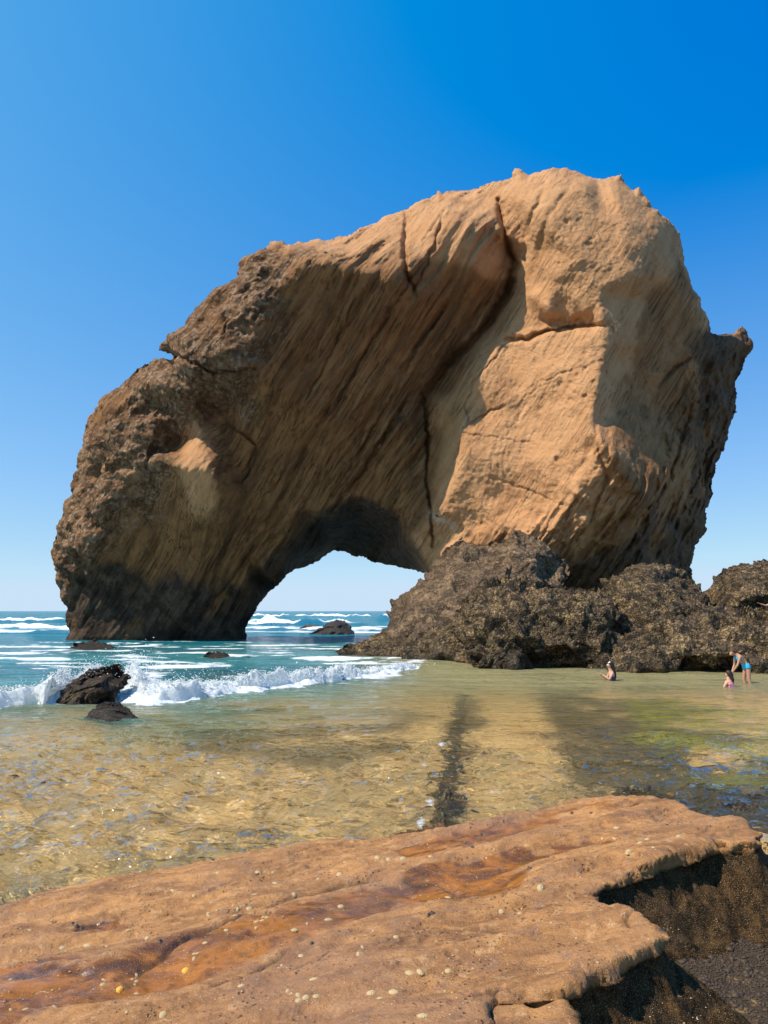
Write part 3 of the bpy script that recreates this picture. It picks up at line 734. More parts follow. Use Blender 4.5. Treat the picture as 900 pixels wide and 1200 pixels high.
rk('sea_rock', 'tiny low rock just right of the small weedy rock in the foam', M_SEAROCK,
   [(278,780),(282,772),(292,770),(301,772),(306,780)], [(282,774,43.5),(292,771,44),(302,774,43.5),(292,778,42.6)],
   step=.8, R=.2, thick=1, bl=1.5, warp=(1.5, .14), disp=knobby(.15, .06, 1.6), masks=base_dark(.05, .1), seed=34)
rk('sea_rock', 'low orange brown weedy rock awash at the foot of the arch', M_SEAROCK,
   [(76,768),(82,757),(94,752),(106,750),(122,752),(132,757),(140,768)], [(82,760,54),(106,752,56),(132,760,54),(106,760,53),(106,766,50)],
   step=.8, R=.3, thick=2, bl=1.5, warp=(2.5, .14), disp=knobby(.3, .06, 1.2), masks=base_dark(-.2, .1), seed=36)

# ------------------------------------------------------------------ foreground ledge
def ztop(x, y): return .35 + .11 * x
def on_ledge(px, py):
    z = .3
    for _ in range(12):
        x, y = ground(px, py, z); z = float(ztop(x, y))
    return float(x), float(y), z
LED_TOP = [(-700,1220),(-300,1120),(0,1066),(60,1050),(130,1032),(200,1018),(270,1006),(340,994),(420,985),(480,975),(530,965),(580,956),(640,946),(700,940),(735,938),(770,942),(810,950),(845,958),(870,964),(888,975),(884,990),
 (862,990),(835,990),(800,1002),(765,1016),(730,1027),(702,1037),(682,1048),(700,1058),(732,1067),(758,1078),(774,1092),(768,1106),(742,1118),(712,1134),(684,1146),(662,1158),(640,1166),(605,1170),(578,1172),(566,1186),(585,1240),(600,1500),(600,2300),(-700,2300)]
led_w = [on_ledge(*p)[:2] for p in LED_TOP]
LOW = [(-4.6,3.0),(-4.6,5.2),(-2.6,6.9),(0,8.2),(1.6,8.7),(2.6,8.2),(3.0,7.6),(3.12,7.1),(3.1,6.75),(3.0,6.4),(2.8,6.05),(2.6,5.65),(2.42,5.3),(2.2,4.85),(1.95,4.5),(1.6,4.3),(1.3,4.1),(1.0,3.4),(.9,2.2),(-4.6,1.2)]
BLK = [on_ledge(*p)[:2] for p in [(570,1176),(600,1172),(640,1168),(662,1166),(672,1190),(690,1240),(720,1500),(560,1500),(566,1200)]]
def prism(polyw, zt, zb):
    bm = bmesh.new()
    n = len(polyw)
    top = [bm.verts.new((x, y, zt(x, y))) for x, y in polyw]; bot = [bm.verts.new((x, y, zb)) for x, y in polyw]
    f1 = bm.faces.new(top); f2 = bm.faces.new(bot[::-1])
    for i in range(n):
        bm.faces.new([top[i], bot[i], bot[(i+1) % n], top[(i+1) % n]])
    bmesh.ops.recalc_face_normals(bm, faces=bm.faces)
    bmesh.ops.triangulate(bm, faces=bm.faces)
    return bm
tmp = bpy.data.meshes.new('tmp')
bma = prism(led_w, ztop, -.6)
for pw, zt, zb in ((LOW, lambda x, y: ztop(x, y) - .09, -.62), (BLK, lambda x, y: ztop(x, y) - .045, -.58)):
    b2 = prism(pw, zt, zb)
    mtmp = bpy.data.meshes.new('t2'); b2.to_mesh(mtmp); bma.from_mesh(mtmp); b2.free()
bma.to_mesh(tmp); bma.free()
lo_ = bpy.data.objects.new('tmp', tmp); COL.objects.link(lo_)
md = lo_.modifiers.new('r', 'REMESH'); md.mode = 'VOXEL'; md.voxel_size = .016; md.adaptivity = 0
ms = lo_.modifiers.new('s', 'SMOOTH'); ms.factor = .5; ms.iterations = 2
dg = bpy.context.evaluated_depsgraph_get()
ev = lo_.evaluated_get(dg); me_e = ev.to_mesh()
nv = len(me_e.vertices)
LV = np.empty(nv*3, np.float32); me_e.vertices.foreach_get('co', LV); LV = LV.reshape(-1, 3).astype(float)
LN = np.empty(nv*3, np.float32); me_e.vertex_normals.foreach_get('vector', LN); LN = LN.reshape(-1, 3).astype(float)
npol = len(me_e.polygons)
ls = np.empty(npol, np.int32); me_e.polygons.foreach_get('loop_start', ls)
lv = np.empty(len(me_e.loops), np.int32); me_e.loops.foreach_get('vertex_index', lv)
cnt = np.diff(np.append(ls, len(lv)))
ev.to_mesh_clear(); bpy.data.objects.remove(lo_)
LQ = lv.reshape(-1, 4) if (cnt == 4).all() else None
def wl(pts): return [on_ledge(*p)[:2] for p in pts]
def ledge_shape(V, N):
    x, y, z = V[:, 0], V[:, 1], V[:, 2]
    up = sstep(.35, .8, N[:, 2])
    side = 1 - up
    topm = up * sstep(-.12, -.04, z - ztop(x, y))
    d = np.zeros(len(V)); edge = np.maximum(sdf_poly(x, y, led_w), sdf_poly(x, y, BLK))
    # beds that run with the ledge: low steps and swells on top
    s = x*math.cos(.36) + y*math.sin(.36)*1.0; t = -x*math.sin(.36) + y*math.cos(.36)
    d += topm * (.050*fbm(s*.6, t*1.3, 0*x, 3, 5) + .010*ridged(s*1.3, t*3.0, 0*x+2, 4, 9, .5) + .005*fbm(x*9, y*9, z*9, 4, 15, .62))
    stepn = fbm(s*.55, t*1.7, 0*x+5, 4, 19)
    d += topm * .016*(sstep(-.05, -.01, stepn) + sstep(.15, .18, stepn) + sstep(-.24, -.20, stepn))
    d += side * (1 - .75*sstep(.02, -.08, edge)*(x > .6)) * (.055*ridged(x*1.2, y*1.2, z*2.2, 5, 33, .6) - .04 + .02*fbm(x*1.5, y*1.5, z*14, 3, 34) + .022*ridged(x*6, y*6, z*7, 4, 43, .6) - .035*sstep(.35, .1, cells(x*5, y*5, z*5, 51)))
    wx = x + .06*fbm(x*2.2, y*2.2, 0*x, 4, 61); wy = y + .06*fbm(x*2.2, y*2.2, 0*x+3, 4, 62)
    wet = np.zeros(len(V)); pool = np.zeros(len(V)); weed = np.zeros(len(V))
    for pts, w0, dp in TROUGH:
        dd, tt = dist_line(wx, wy, wl(pts))
        k = np.exp(-(dd/w0)**4)
        d -= topm*dp*k; wet = np.maximum(wet, k*topm)
    for pts, w0, dp in NICKS:
        dd, tt = dist_line(wx, wy, wl(pts))
        k = np.exp(-(dd/w0)**2)*np.sin(np.clip(tt, .03, .97)*math.pi)**.4
        d -= topm*dp*k; weed = np.maximum(weed, k*topm*.85)
    pp = sstep(.26, .10, cells(x*6, y*6, z*6, 81))*sstep(.05, .25, perlin(x*1.2, y*1.2, 0*x, 83))
    d -= topm*pp*.018
    wet = np.maximum(wet, topm*sstep(.06, .0, z)*.55)*1.0
    wet *= sstep(-.75, -.3, fbm(x*2.5, y*2.5, 0*x, 4, 99))
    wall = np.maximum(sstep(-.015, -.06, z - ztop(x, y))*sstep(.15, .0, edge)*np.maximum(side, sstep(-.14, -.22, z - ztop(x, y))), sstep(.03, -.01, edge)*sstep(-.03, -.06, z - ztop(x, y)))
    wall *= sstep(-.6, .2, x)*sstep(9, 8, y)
    V = V.copy(); d = d + sstep(0, -.12, edge)*(x > .6)*(.11*fbm(x*1.5, y*1.5, z*1.5, 4, 143, .6) + .025*ridged(x*5, y*5, z*5, 4, 145, .55) - .02*np.minimum(cells(x*6, y*6, z*6, 144), 1)**2)
    V[:, 2] -= (np.clip(-edge - .01, 0, .9)*.80 + .10*sstep(0, -.10, edge))*sstep(-.5, -.3, z)*(x > .6)
    return V + N*d[:, None], dict(wet=sstep(.15, .62, wet), wall=wall, weed=np.clip(weed, 0, 1))
TROUGH = [([(0,1190),(60,1165),(120,1150),(190,1140)], .22, .03),
          ([(200,1128),(260,1108),(320,1088),(380,1070),(450,1052),(515,1042),(570,1033)], .31, .055),
          ([(-40,1160),(40,1150),(100,1165),(160,1150),(190,1135)], .20, .03),
          ([(490,1000),(530,990),(575,980),(610,972),(640,966)], .17, .035),
          ([(500,1022),(560,1014),(610,1004),(650,996),(700,990)], .16, .030),
          ([(640,958),(690,952),(745,952)], .06, .015),
          ([(0,1140),(60,1128),(120,1122)], .05, .02), ([(100,1092),(140,1084)], .05, .02)]
NICKS = [([(130,1148),(200,1118),(250,1090),(300,1066),(380,1046),(420,1034),(450,1028)], .018, .045),
         ([(240,1160),(290,1140),(340,1108)], .02, .03), ([(556,1180),(590,1164),(620,1176),(650,1164)], .016, .07),
         ([(488,1030),(510,1026),(540,1038),(580,1034)], .02, .035), ([(500,1124),(520,1122),(536,1130)], .012, .03), ([(430,1112),(460,1104)], .010, .02),
         ([(740,1070),(735,1082),(750,1092)], .010, .03), ([(340,1140),(380,1128),(400,1108)], .01, .02), ([(630,1062),(645,1060)], .010, .02)]
LV2, lat = ledge_shape(LV, LN)
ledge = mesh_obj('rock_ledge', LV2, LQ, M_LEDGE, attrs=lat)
tag(ledge, 'broad orange brown rock ledge filling the foreground, wet in its hollows', 'rock ledge')

# ------------------------------------------------------------------ sea bed
def bed_z(X, Y):
    D = .30 + .012*np.maximum(Y-8, 0) + .10*perlin(X*.15, Y*.15, 0*X, 3)
    D = D + sstep(0, 14, -(X+1.0) + (Y-24)*.35) * .5
    D = D + sstep(30, 60, Y - X*.4)*1.5 + sstep(70, 250, Y)*6
    D = D - sstep(5, 12, X)*.10*sstep(40, 20, Y)
    # beach of stones beside the ledge
    r = sstep(2.5, 3.3, X + .2*perlin(X, Y, 0*X, 8)) * sstep(9.4, 8.2, Y) + sstep(.9, 1.4, X)*sstep(7.2, 6.4, Y)
    r = np.clip(r, 0, 1)
    D = D*(1-r) + r*(-.07 + .05*fbm(X*1.2, Y*1.2, 0*X, 4, 12))
    return -D + .018*fbm(X*.8, Y*2.2, 0*X, 4, 6) * sstep(60, 20, Y)
def rows(n1):
    a = [H/((t)/1000.0) for t in np.concatenate([np.linspace(560, 30, n1), np.linspace(29, 1, 80)**1.0, [.7, .45, .3, .2, .12, .08]])]
    return np.array([1.5, 2.5] + a)
def cols(n1):
    return np.concatenate([np.linspace(-3.0, -.62, 24), np.linspace(-.60, .60, n1), np.linspace(.62, 3.0, 24)])
def sheet(n1, m1, zf):
    R_ = rows(n1); C_ = cols(m1)
    Cg, Rg = np.meshgrid(C_, R_)
    X = Cg*(Rg+1.0); Y = Rg
    n = X.size; idx = np.arange(n).reshape(X.shape)
    q = np.stack([idx[:-1, :-1], idx[:-1, 1:], idx[1:, 1:], idx[1:, :-1]], -1).reshape(-1, 4)
    return X, Y, q
X, Y, q = sheet(260, 260, None)
Z = bed_z(X, Y)
# where the sea floor is rocky or weedy
def px_of(X, Y, z=0.0):
    zc = -(H - z)
    dep = Y*CP + zc*SP; up = -Y*SP + zc*CP
    return 450 + F*X/dep, 600 - F*up/dep
PX, PY = px_of(X, Y)
nn = fbm(X*.5, Y*.5, 0*X, 5, 60)
rock_m = np.maximum.reduce([
    sstep(-14, 10, sdf_poly(PX, PY, [(640,800),(760,806),(800,850),(900,880),(1000,930),(900,960),(740,945),(690,900),(650,850)]) + 60*nn),
    sstep(22, 2, dist_line(PX + 14*perlin(X*.4, Y*.25, 0*X, 4), PY, [(540,790),(548,830),(538,870),(520,910),(520,980)])[0] + 34*nn)*.9,
    sstep(26, 4, dist_line(PX + 14*perlin(X*.4, Y*.25, 0*X, 9), PY, [(640,800),(668,850),(690,890),(700,940)])[0] + 30*nn)*1.0,
    sstep(-10, 10, sdf_poly(PX, PY, [(200,850),(300,835),(470,830),(520,850),(480,880),(300,890),(220,880)]) + 50*nn - 10)*.75,
    1.6*sstep(1.2, 1.5, X)*sstep(7.2, 6.9, Y)])
green_m = sstep(-12, 10, sdf_poly(PX, PY, [(720,805),(800,808),(900,830),(1000,840),(1000,900),(860,905),(770,870),(730,840)]) + 40*nn)
bed = mesh_obj('seabed', np.stack([X, Y, Z], -1).reshape(-1, 3), q, M_SAND, attrs=dict(rock=rock_m, green=green_m))
tag(bed, 'golden sand and weedy rock floor under the shallow pool', kind='structure')

# ------------------------------------------------------------------ sea surface
X, Y, q = sheet(640, 620, None)
PX, PY = px_of(X, Y)
cell = Y*Y/(H*1000)*1.0
def fade(wl_): return sstep(.42, .18, cell/wl_)
far = sstep(18, 50, Y)
Z = np.zeros_like(X)
calm = .5 + .9*sstep(4, -6, X)
Z += .030*(.5+.5*calm)*fade(.35)*fbm(X*2.6+.4*Y, Y*3.6, 0*X, 2, 70)
Z += .046*(.75+.25*calm)*fade(.4)*ridged(X*1.9-.7*Y+.5*perlin(X,Y,0*X,66), Y*2.1+.5*X+.5*perlin(X,Y,0*X,67), 0*X, 2, 68)
Z += .045*calm*fade(1.1)*fbm(X*.75, Y*1.25, 0*X, 2, 71)
Z += .13*far*fade(3)*fbm(X*.22, Y*.42, 0*X, 2, 72)
Z += .14*sstep(60, 120, Y)*fbm(X*.04, Y*.1, 0*X, 3, 73)
foam = np.zeros_like(X)
# the broken wave crossing the left half
WAVE = [ground(*p) for p in [(-320,848),(-120,838),(0,829),(48,827),(72,806),(138,799),(160,818),(200,822),(250,818),(300,810),(360,802),(430,793),(490,784),(520,778)]]
d, t = dist_line(X, Y, WAVE)
wy = np.interp(X, [p[0] for p in WAVE], [p[1] for p in WAVE])
s = Y - wy + 1.5*fbm(X*.38, Y*.3, 0*X, 4, 75, .6)                                   # behind the front
endf = sstep(2.2, .6, X)
prof = sstep(-.3, .5, s)*(.25 + .75*np.exp(-np.maximum(s-.4, 0)/1.3))*np.exp(-np.maximum(s-2.5, 0)/1.5)
lump = np.clip(.50 + .8*fbm(X*.35, Y*.35, 0*X, 2, 76, .5), .12, 2)
hgt = .40*np.interp(X, [-14, -9, -7.6, -6.3, -4, -2, 1], [.6, .6, .8, .8, .7, .7, .45])
Z += hgt*prof*lump*endf
foam = np.maximum(foam, endf*sstep(-.35, .1, s)*(1.12*np.exp(-np.maximum(s-.9, 0)/3.2) + .25*fbm(X*.8, Y*.8, 0*X, 4, 79)))
foam = np.maximum(foam, endf*(.40 + .35*fbm(X*1.1, Y*1.4, 0*X, 4, 74))*sstep(-2.6, -.4, s)*sstep(2, 0, s))
gap = np.exp(-((X+11.3)/1.3)**2)*.6                                          # clear green shoulder of the wave at far left
foam -= gap*endf*sstep(1.0, .2, s)
# streaky foam between the wave and the arch
st_ = fbm(X*.28, Y*.36, 0*X, 5, 78, .6)
foam = np.maximum(foam, sstep(30, 38, Y - X*.25)*sstep(84, 60, Y)*(.40 + .48*st_)*sstep(3.0, 1.5, X))
foam = np.maximum(foam, sstep(24, 30, Y - X*.2)*sstep(38, 31, Y)*(.46+.45*st_)*sstep(-9, -4, X)*sstep(2, 0, X))
# breakers out at sea
for (yb, x0, x1, h_, wd) in ((92, -70, -30, .35, 5), (118, -90, -36, .8, 6), (190, -150, -60, 1.2, 10), (105, -16, 2, .4, 5), (150, -30, -4, 1.5, 6),
                              (230, -2, 18, 2.0, 10), (185, -45, -22, .9, 9), (320, -160, -100, 1.6, 14), (350, -60, -5, 1.2, 14), (260, 90, 200, 1.6, 12), (140, 60, 160, 1.0, 8)):
    ss = Y - yb - 3*fbm(X*.05, 0*X, 0*X+yb, 3, 80)
    en = sstep(x0-3, x0+4, X)*sstep(x1+3, x1-4, X)
    p_ = sstep(-wd*.25, wd*.15, ss)*np.exp(-np.maximum(ss-wd*.1, 0)/(wd*.6))
    Z += h_*en*p_*(.8+.7*fbm(X*.3, Y*.05, 0*X+yb, 4, 82))
    foam = np.maximum(foam, en*p_*(1.05 + 1.1*fbm(X*.12, Y*.06, 0*X+yb, 4, 83)))
foam = np.maximum(foam, sstep(84, 96, Y)*sstep(165, 120, Y)*(.48+.5*fbm(X*.09, Y*.14, 0*X, 5, 84, .6)))
# foam where water meets rocks
for cx, cy, r_ in ((-8.0, 22.9, 1.0), (-7.1, 23.6, .9)):
    dd = np.hypot((X-cx), (Y-cy)); foam = np.maximum(foam, sstep(r_*1.5, r_*.4, dd)*.9)
    Z += .25*sstep(r_*1.1, r_*.2, dd)*(.5+fbm(X*2.5, Y*2.5, 0*X, 4, 85))*(Y > 22.6)
# small wavelets along the submerged ridge and the right-hand pool
for pts, wd, k in (([(498,905),(520,912),(508,935),(497,962),(492,976)], 9, .50), ([(470,878),(500,880),(540,875)], 3, .38), ([(690,858),(715,861),(738,858)], 5.0, .46), ([(700,930),(722,934),(745,940)], 9, .50), ([(560,868),(600,862),(640,860)], 2.2, .28)):
    dd, tt = dist_line(PX, PY, pts)
    foam = np.maximum(foam, (k-.10+.32*fbm(X*2.5, Y*1.6, 0*X, 3, 88))*np.exp(-(dd/(wd*1.5))**2)); Z += .012*np.exp(-(dd/(wd*1.5))**2)*fade(.3)
RIP = [ground(*p) for p in [(470,886),(560,868),(640,862),(700,858),(760,860),(850,872),(960,880)]]
dd, tt = dist_line(X, Y, RIP); Z += .05*np.exp(-(dd/.45)**2)
foam *= 1 - .5*sstep(2, 9, X)*sstep(40, 20, Y)*(foam < .5)
bz = bed_z(X, Y)
dpt = np.maximum(-bz, 0)
path = dpt * 2.2
turb = 1 - np.exp(-path*.11)
turb = np.clip(turb + .02 + .30*sstep(17, 27, Y)*sstep(6, -2, X) + .45*sstep(22, 29, Y)*sstep(-2, 4, X) + .1*sstep(15, 28, Y), 0, 1)
turb = np.maximum(turb, sstep(30, 48, Y-.2*X))
deep = np.maximum(sstep(34, 66, Y - .1*X), .8*sstep(23, 31, Y)*sstep(3, -4, X))
soft = np.clip(sstep(11, 19, Y + 2.5*fbm(X*.3, Y*.2, 0*X, 3, 93))*sstep(2, -5, X)*(.8 + .9*fbm(X*.35, Y*.3, 0*X, 4, 94)), 0, 1)
sea = mesh_obj('sea', np.stack([X, Y, Z], -1).reshape(-1, 3), q, M_WATER, attrs=dict(turbid=np.clip(turb + .30*soft, 0, 1), foam=foam, deep=deep, soft=soft))
tag(sea, 'clear shallow water near the ledge turning to teal breaking sea', kind='structure')

# ------------------------------------------------------------------ rocks awash and under the pool
def gp(lst, z=0.0): return [tuple(float(v) for v in ground(px, py, z)) for px, py in lst]
M_WETROCK = barnacle_material('wet_dark_rock', (.045, .032, .018), (.14, .095, .048), (.28, .20, .11), .5, 1.6)
M_WETROCK.node_tree.nodes['Principled BSDF'].inputs['Roughness'].default_value = .4
RDG = gp([(519,990),(514,960),(524,935),(519,908),(532,875),(536,845),(541,810)])
def ridge_top(x, y):
    d, t = dist_line(x + .10*fbm(x*2.2, y*2.2, 0*x, 3, 40), y, RDG)
    return bed_z(x, y) - .04 + (.48 - .30*t + .16*perlin(x*2, y*1.3, 0*x, 42))*np.exp(-(d/(.10 + .06*perlin(x*2.5, y*2.5, 0*x, 41)))**2)
tag(plan_rock('reef_ridge', M_WETROCK, gp([(470,990),(480,930),(500,880),(515,800),(565,800),(565,880),(560,930),(575,990)]), ridge_top, -.9, .015, .15, .05, 4, 3, .01, warp=.05),
    'narrow dark ridge of rock just breaking the water above the middle of the ledge', 'reef rock')
tag(plan_rock('reef_rock', M_WETROCK, gp([(690,948),(700,930),(735,922),(775,926),(800,940),(780,955),(720,958)]), lambda x, y: .01 + .06*perlin(x*1.1, y*.8, 0*x, 5), -.5, .03, .4, .08, 2.4, 9, .02, warp=.4),
    'dark rock awash with a white ripple on its left, behind the ledge', 'reef rock')
tag(plan_rock('reef_rock', M_WETROCK, gp([(800,930),(830,918),(880,922),(960,935),(980,965),(900,972),(850,960),(815,945)]), lambda x, y: .0 + .09*perlin(x*1.0, y*.9, 0*x, 5), -.4, .03, .5, .06, 2.6, 12, .02, warp=.5),
    'flat dark wet rock with blue puddles behind the right corner of the ledge', 'reef rock')

# ------------------------------------------------------------------ loose stones and gravel by the ledge
def ico(r, sub=1):
    bm = bmesh.new(); bmesh.ops.create_icosphere(bm, subdivisions=sub, radius=r); v = np.array([q.co[:] for q in bm.verts]); f = np.array([[q.index for q in p.verts] for p in bm.faces]); bm.free(); return v, f
rng = np.random.default_rng(5)
M_GRAVEL = flat_mat('dark_wet_gravel', (.058, .038, .022), .6, .7, .3)
def scatter(name, mat, pts, rfun, zs=.6, sub=1):
    v0, f0 = ico(1, sub); VV = []; FF = []; k = 0
    for (x, y, z) in pts:
        r = rfun(); sc_ = np.array([1, rng.uniform(.6, 1), zs*rng.uniform(.6, 1.1)])*r
        v = v0*(1+rng.uniform(-.18, .18, (len(v0), 1)))*sc_
        a = rng.uniform(0, 6.28); c_, s_ = math.cos(a), math.sin(a)
        v = np.column_stack([v[:, 0]*c_-v[:, 1]*s_+x, v[:, 0]*s_+v[:, 1]*c_+y, v[:, 2]+z])
        VV.append(v); FF.append(f0+k); k += len(v0)
    return mesh_obj(name, np.concatenate(VV), np.concatenate(FF), mat, smooth=False)
gx_ = rng.uniform(1.9, 3.7, 17000); gy_ = rng.uniform(4.3, 7.1, 17000)
ok = (sdf_poly(gx_, gy_, LOW) < .95); gx_, gy_ = gx_[ok], gy_[ok]
pts = list(zip(gx_, gy_, bed_z(gx_, gy_) + .002))
gravel = scatter('gravel', M_GRAVEL, pts, lambda: rng.uniform(.005, .013) * (2.6 if rng.random() < .05 else 1))
tag(gravel, 'dark wet gravel on the ground right of the ledge', kind='stuff')

# ------------------------------------------------------------------ shells and grit on the ledge
M_LIMPET = flat_mat('limpet_shell', (.42, .31, .16), .75, .45)
M_LIMPETD = flat_mat('dark_shell', (.06, .045, .035), .5, .4)
M_LIMPETO = flat_mat('orange_shell', (.75, .36, .05), .6, .2)
def limpet_mesh(name, mat, seed, hgt=.42):
    r_ = np.random.default_rng(seed); n = 22; V = []; Fq = []
    prof = [(1.0, -.12), (.93, .06), (.62, .24), (.30, .37), (.08, hgt)]
    for (rr, zz) in prof:
        for i in range(n):
            a = 2*math.pi*i/n; k = rr*(1 + (.09 if i % 2 else -.05)*rr)
            V.append((k*math.cos(a), k*.84*math.sin(a), zz + r_.uniform(-.015, .015)))
    for j in range(len(prof)-1):
        for i in range(n): Fq.append((j*n+i, j*n+(i+1) % n, (j+1)*n+(i+1) % n, (j+1)*n+i))
    me = bpy.data.meshes.new(name); me.from_pydata(V + [(0, 0, hgt+.02)], [], Fq + [((len(prof)-1)*n+i, (len(prof)-1)*n+(i+1) % n, len(V)) for i in range(n)])
    me.materials.append(mat); return me
LM = [limpet_mesh('limpet', M_LIMPET, 1, .34), limpet_mesh('limpet', M_LIMPET, 2, .28)]; LD = limpet_mesh('snail', M_LIMPETD, 3, .8); LO = limpet_mesh('limpet', M_LIMPETO, 4)
Z6 = [(510,245),(405,287),(377,335),(300,380),(147,422),(205,415),(122,357),(495,315),(598,296),(645,270),(690,297),(745,260),(795,250),(808,220),(840,212),(885,210),(345,398),(480,410),
      (565,510),(320,485),(298,572),(50,430),(70,380),(735,495),(705,440),(850,420),(840,438),(700,545),(716,540),(870,527),(890,540),(25,495),(60,565),(25,567),(130,562),(320,530),(550,345),(530,380),
      (660,462),(742,535),(380,580),(250,418),(455,300),(605,245),(640,245),(720,365),(800,325),(770,355),(625,350),(585,330),(600,375),(690,380)]
Z7 = [(110,208),(150,303),(28,396),(275,337),(318,340),(368,282),(665,132),(632,187),(570,200),(617,167),(600,175),(545,140),(512,165),(22,525),(85,478),(150,475),(12,215),(45,213),(575,196),(90,580),(60,480),(540,165),(690,160)]
DK = [(180,370,6),(192,376,6),(170,365,6),(375,407,6),(732,412,6),(605,248,6),(440,105,7),(270,240,7),(215,160,7),(207,185,7),(228,158,7),(15,548,6),(105,345,7),(485,105,7),(112,340,7),(340,236,7)]
def put(me, px, py, r, name):
    h, nrm = hit(ledge, px, py)
    if h is None: return
    o = bpy.data.objects.new(name, me); COL.objects.link(o); o.parent = ledge
    q_ = nrm.to_track_quat('Z', 'Y'); o.rotation_euler = (q_ @ Matrix.Rotation(random.uniform(0, 6.28), 3, 'Z').to_quaternion()).to_euler()
    o.location = h; o.scale = (r, r*random.uniform(.75, 1.1), r*random.uniform(.6, 1.2))
for i, (a, b) in enumerate(Z6): put(LM[i % 2], a/2, 900+b/2, random.uniform(.012, .029), 'limpet')
for i, (a, b) in enumerate(Z7): put(LM[i % 2], 450+a/2, 900+b/2, random.uniform(.017, .034), 'limpet')
for a, b in ((500,340),(560,325),(470,440),(310,500),(250,500),(690,530),(600,355)):
    for _ in range(4): put(LM[_ % 2], a/2+random.uniform(-9, 9), 900+b/2+random.uniform(-4, 4), random.uniform(.008, .020), 'limpet')
for a, b in ((435,475),(280,520)): put(LO, a/2, 900+b/2, .024, 'limpet')
for a, b, k in DK: put(LD, (a/2 if k == 6 else 450+a/2), 900+b/2, random.uniform(.014, .024), 'snail')
gp_ = []
for _ in range(1900):
    px, py = rng.uniform(0, 860), rng.uniform(950, 1200)
    if perlin(px*.02, py*.05, 0, 5) < -.02: continue
    h, nrm = hit(ledge, px, py)
    if h is None or nrm.z < .6 or h.z < .03: continue
    gp_.append(tuple(h))
grit = scatter('shell_grit', flat_mat('pale_grit', (.46, .34, .21), .8, .4), gp_, lambda: rng.uniform(.003, .007)*(1.6 if rng.random() < .1 else 1), .5, 1)
grit.parent = ledge; grit['kind'] = 'stuff'

# ------------------------------------------------------------------ whitewater of the broken wave
def foam_material():
    m = NT('whitewater'); p = m.pos()
    a = m.noise(p, 3.0, 7, .68, .4); b_ = m.noise(p, 14, 5, .7)
    b = m.bump(a, .8, .14); b = m.bump(b_, .8, .05, b)
    col = m.mix(m.ramp(a, .35, .6), (.80, .86, .86), (.93, .94, .94))
    d_ = m.n('ShaderNodeBsdfDiffuse'); m.l(col, d_.inputs[0]); m.l(b, d_.inputs['Normal'])
    t_ = m.n('ShaderNodeBsdfTranslucent'); m.l(col, t_.inputs[0])
    x_ = m.n('ShaderNodeMixShader'); x_.inputs[0].default_value = .42; m.l(d_.outputs[0], x_.inputs[1]); m.l(t_.outputs[0], x_.inputs[2])
    return m.done(x_.outputs[0])
W_ = np.array(WAVE)[1:]; seg = np.r_[0, np.cumsum(np.hypot(*np.diff(W_, axis=0).T))]
U = np.arange(0, seg[-1], .04); Vv = np.arange(-.9, 3.6, .045)
wxl = np.interp(U, seg, W_[:, 0]); wyl = np.interp(U, seg, W_[:, 1])
UX, VV_ = np.meshgrid(wxl, Vv); UY = np.meshgrid(wyl, Vv)[0]
FX = UX; FY = UY + VV_
v_ = VV_ + 1.3*fbm(FX*.35, FY*.25, 0*FX, 4, 175, .6) + .25*fbm(FX*1.6, FY*1.6, 0*FX, 4, 176)
hp = np.interp(FX, [-14, -9.8, -9, -7.6, -6.4, -4, -2, 0, 1.2, 2], [.30, .36, .46, .56, .54, .46, .42, .34, .2, 0])
pr = sstep(-.1, .8, v_)*np.exp(-np.maximum(v_-.9, 0)/1.5)
lum = .50 + .75*np.clip(fbm(FX*.55, FY*.55, 0*FX, 3, 177)+.25, 0, 1)
FZ = -.16 + hp*pr*lum*1.5
bil = 1 - np.minimum(cells(FX*2.6, FY*2.6, FZ*0+.5, 178), 1)**2
FZ = FZ + pr*(.05*bil + .09*fbm(FX*2.3, FY*2.3, 0*FX, 5, 179, .62) + .035*(1-np.minimum(cells(FX*7, FY*7, 0*FX+.5, 180), 1)**2))
FX = FX + .10*pr*fbm(FX*2.1, FY*2.1, 0*FX+5, 4, 181); FY = FY - .08*pr*bil*sstep(1.2, .2, v_)
idx = np.arange(FX.size).reshape(FX.shape)
keep = (FZ > -.14)
ck = keep[:-1, :-1] | keep[1:, 1:]
fq = np.stack([idx[:-1, :-1][ck], idx[:-1, 1:][ck], idx[1:, 1:][ck], idx[1:, :-1][ck]], -1)
Vw, Fw, _ = compact(np.stack([FX, FY, FZ], -1).reshape(-1, 3), fq, {})
tag(mesh_obj('whitewater', Vw, Fw, foam_material()), 'churning white foam of the broken wave crossing the left half of the pool', kind='stuff')
sel = rng.choice(len(Vw), 9000, p=(lambda q_: q_/q_.sum())(np.clip(Vw[:, 2]+.12, 0, .5)**1.2))
fl = Vw[sel] + np.abs(rng.normal(0, 1, (9000, 3)))*np.array([.0, .0, .035]) + rng.normal(0, 1, (9000, 3))*np.array([.05, .07, .02])
froth = scatter('froth', bpy.data.materials['whitewater'], [tuple(q_) for q_ in fl], lambda: rng.uniform(.008, .034), .9, 1)
tag(froth, 'froth and bubbles tossed along the broken wave', kind='stuff')

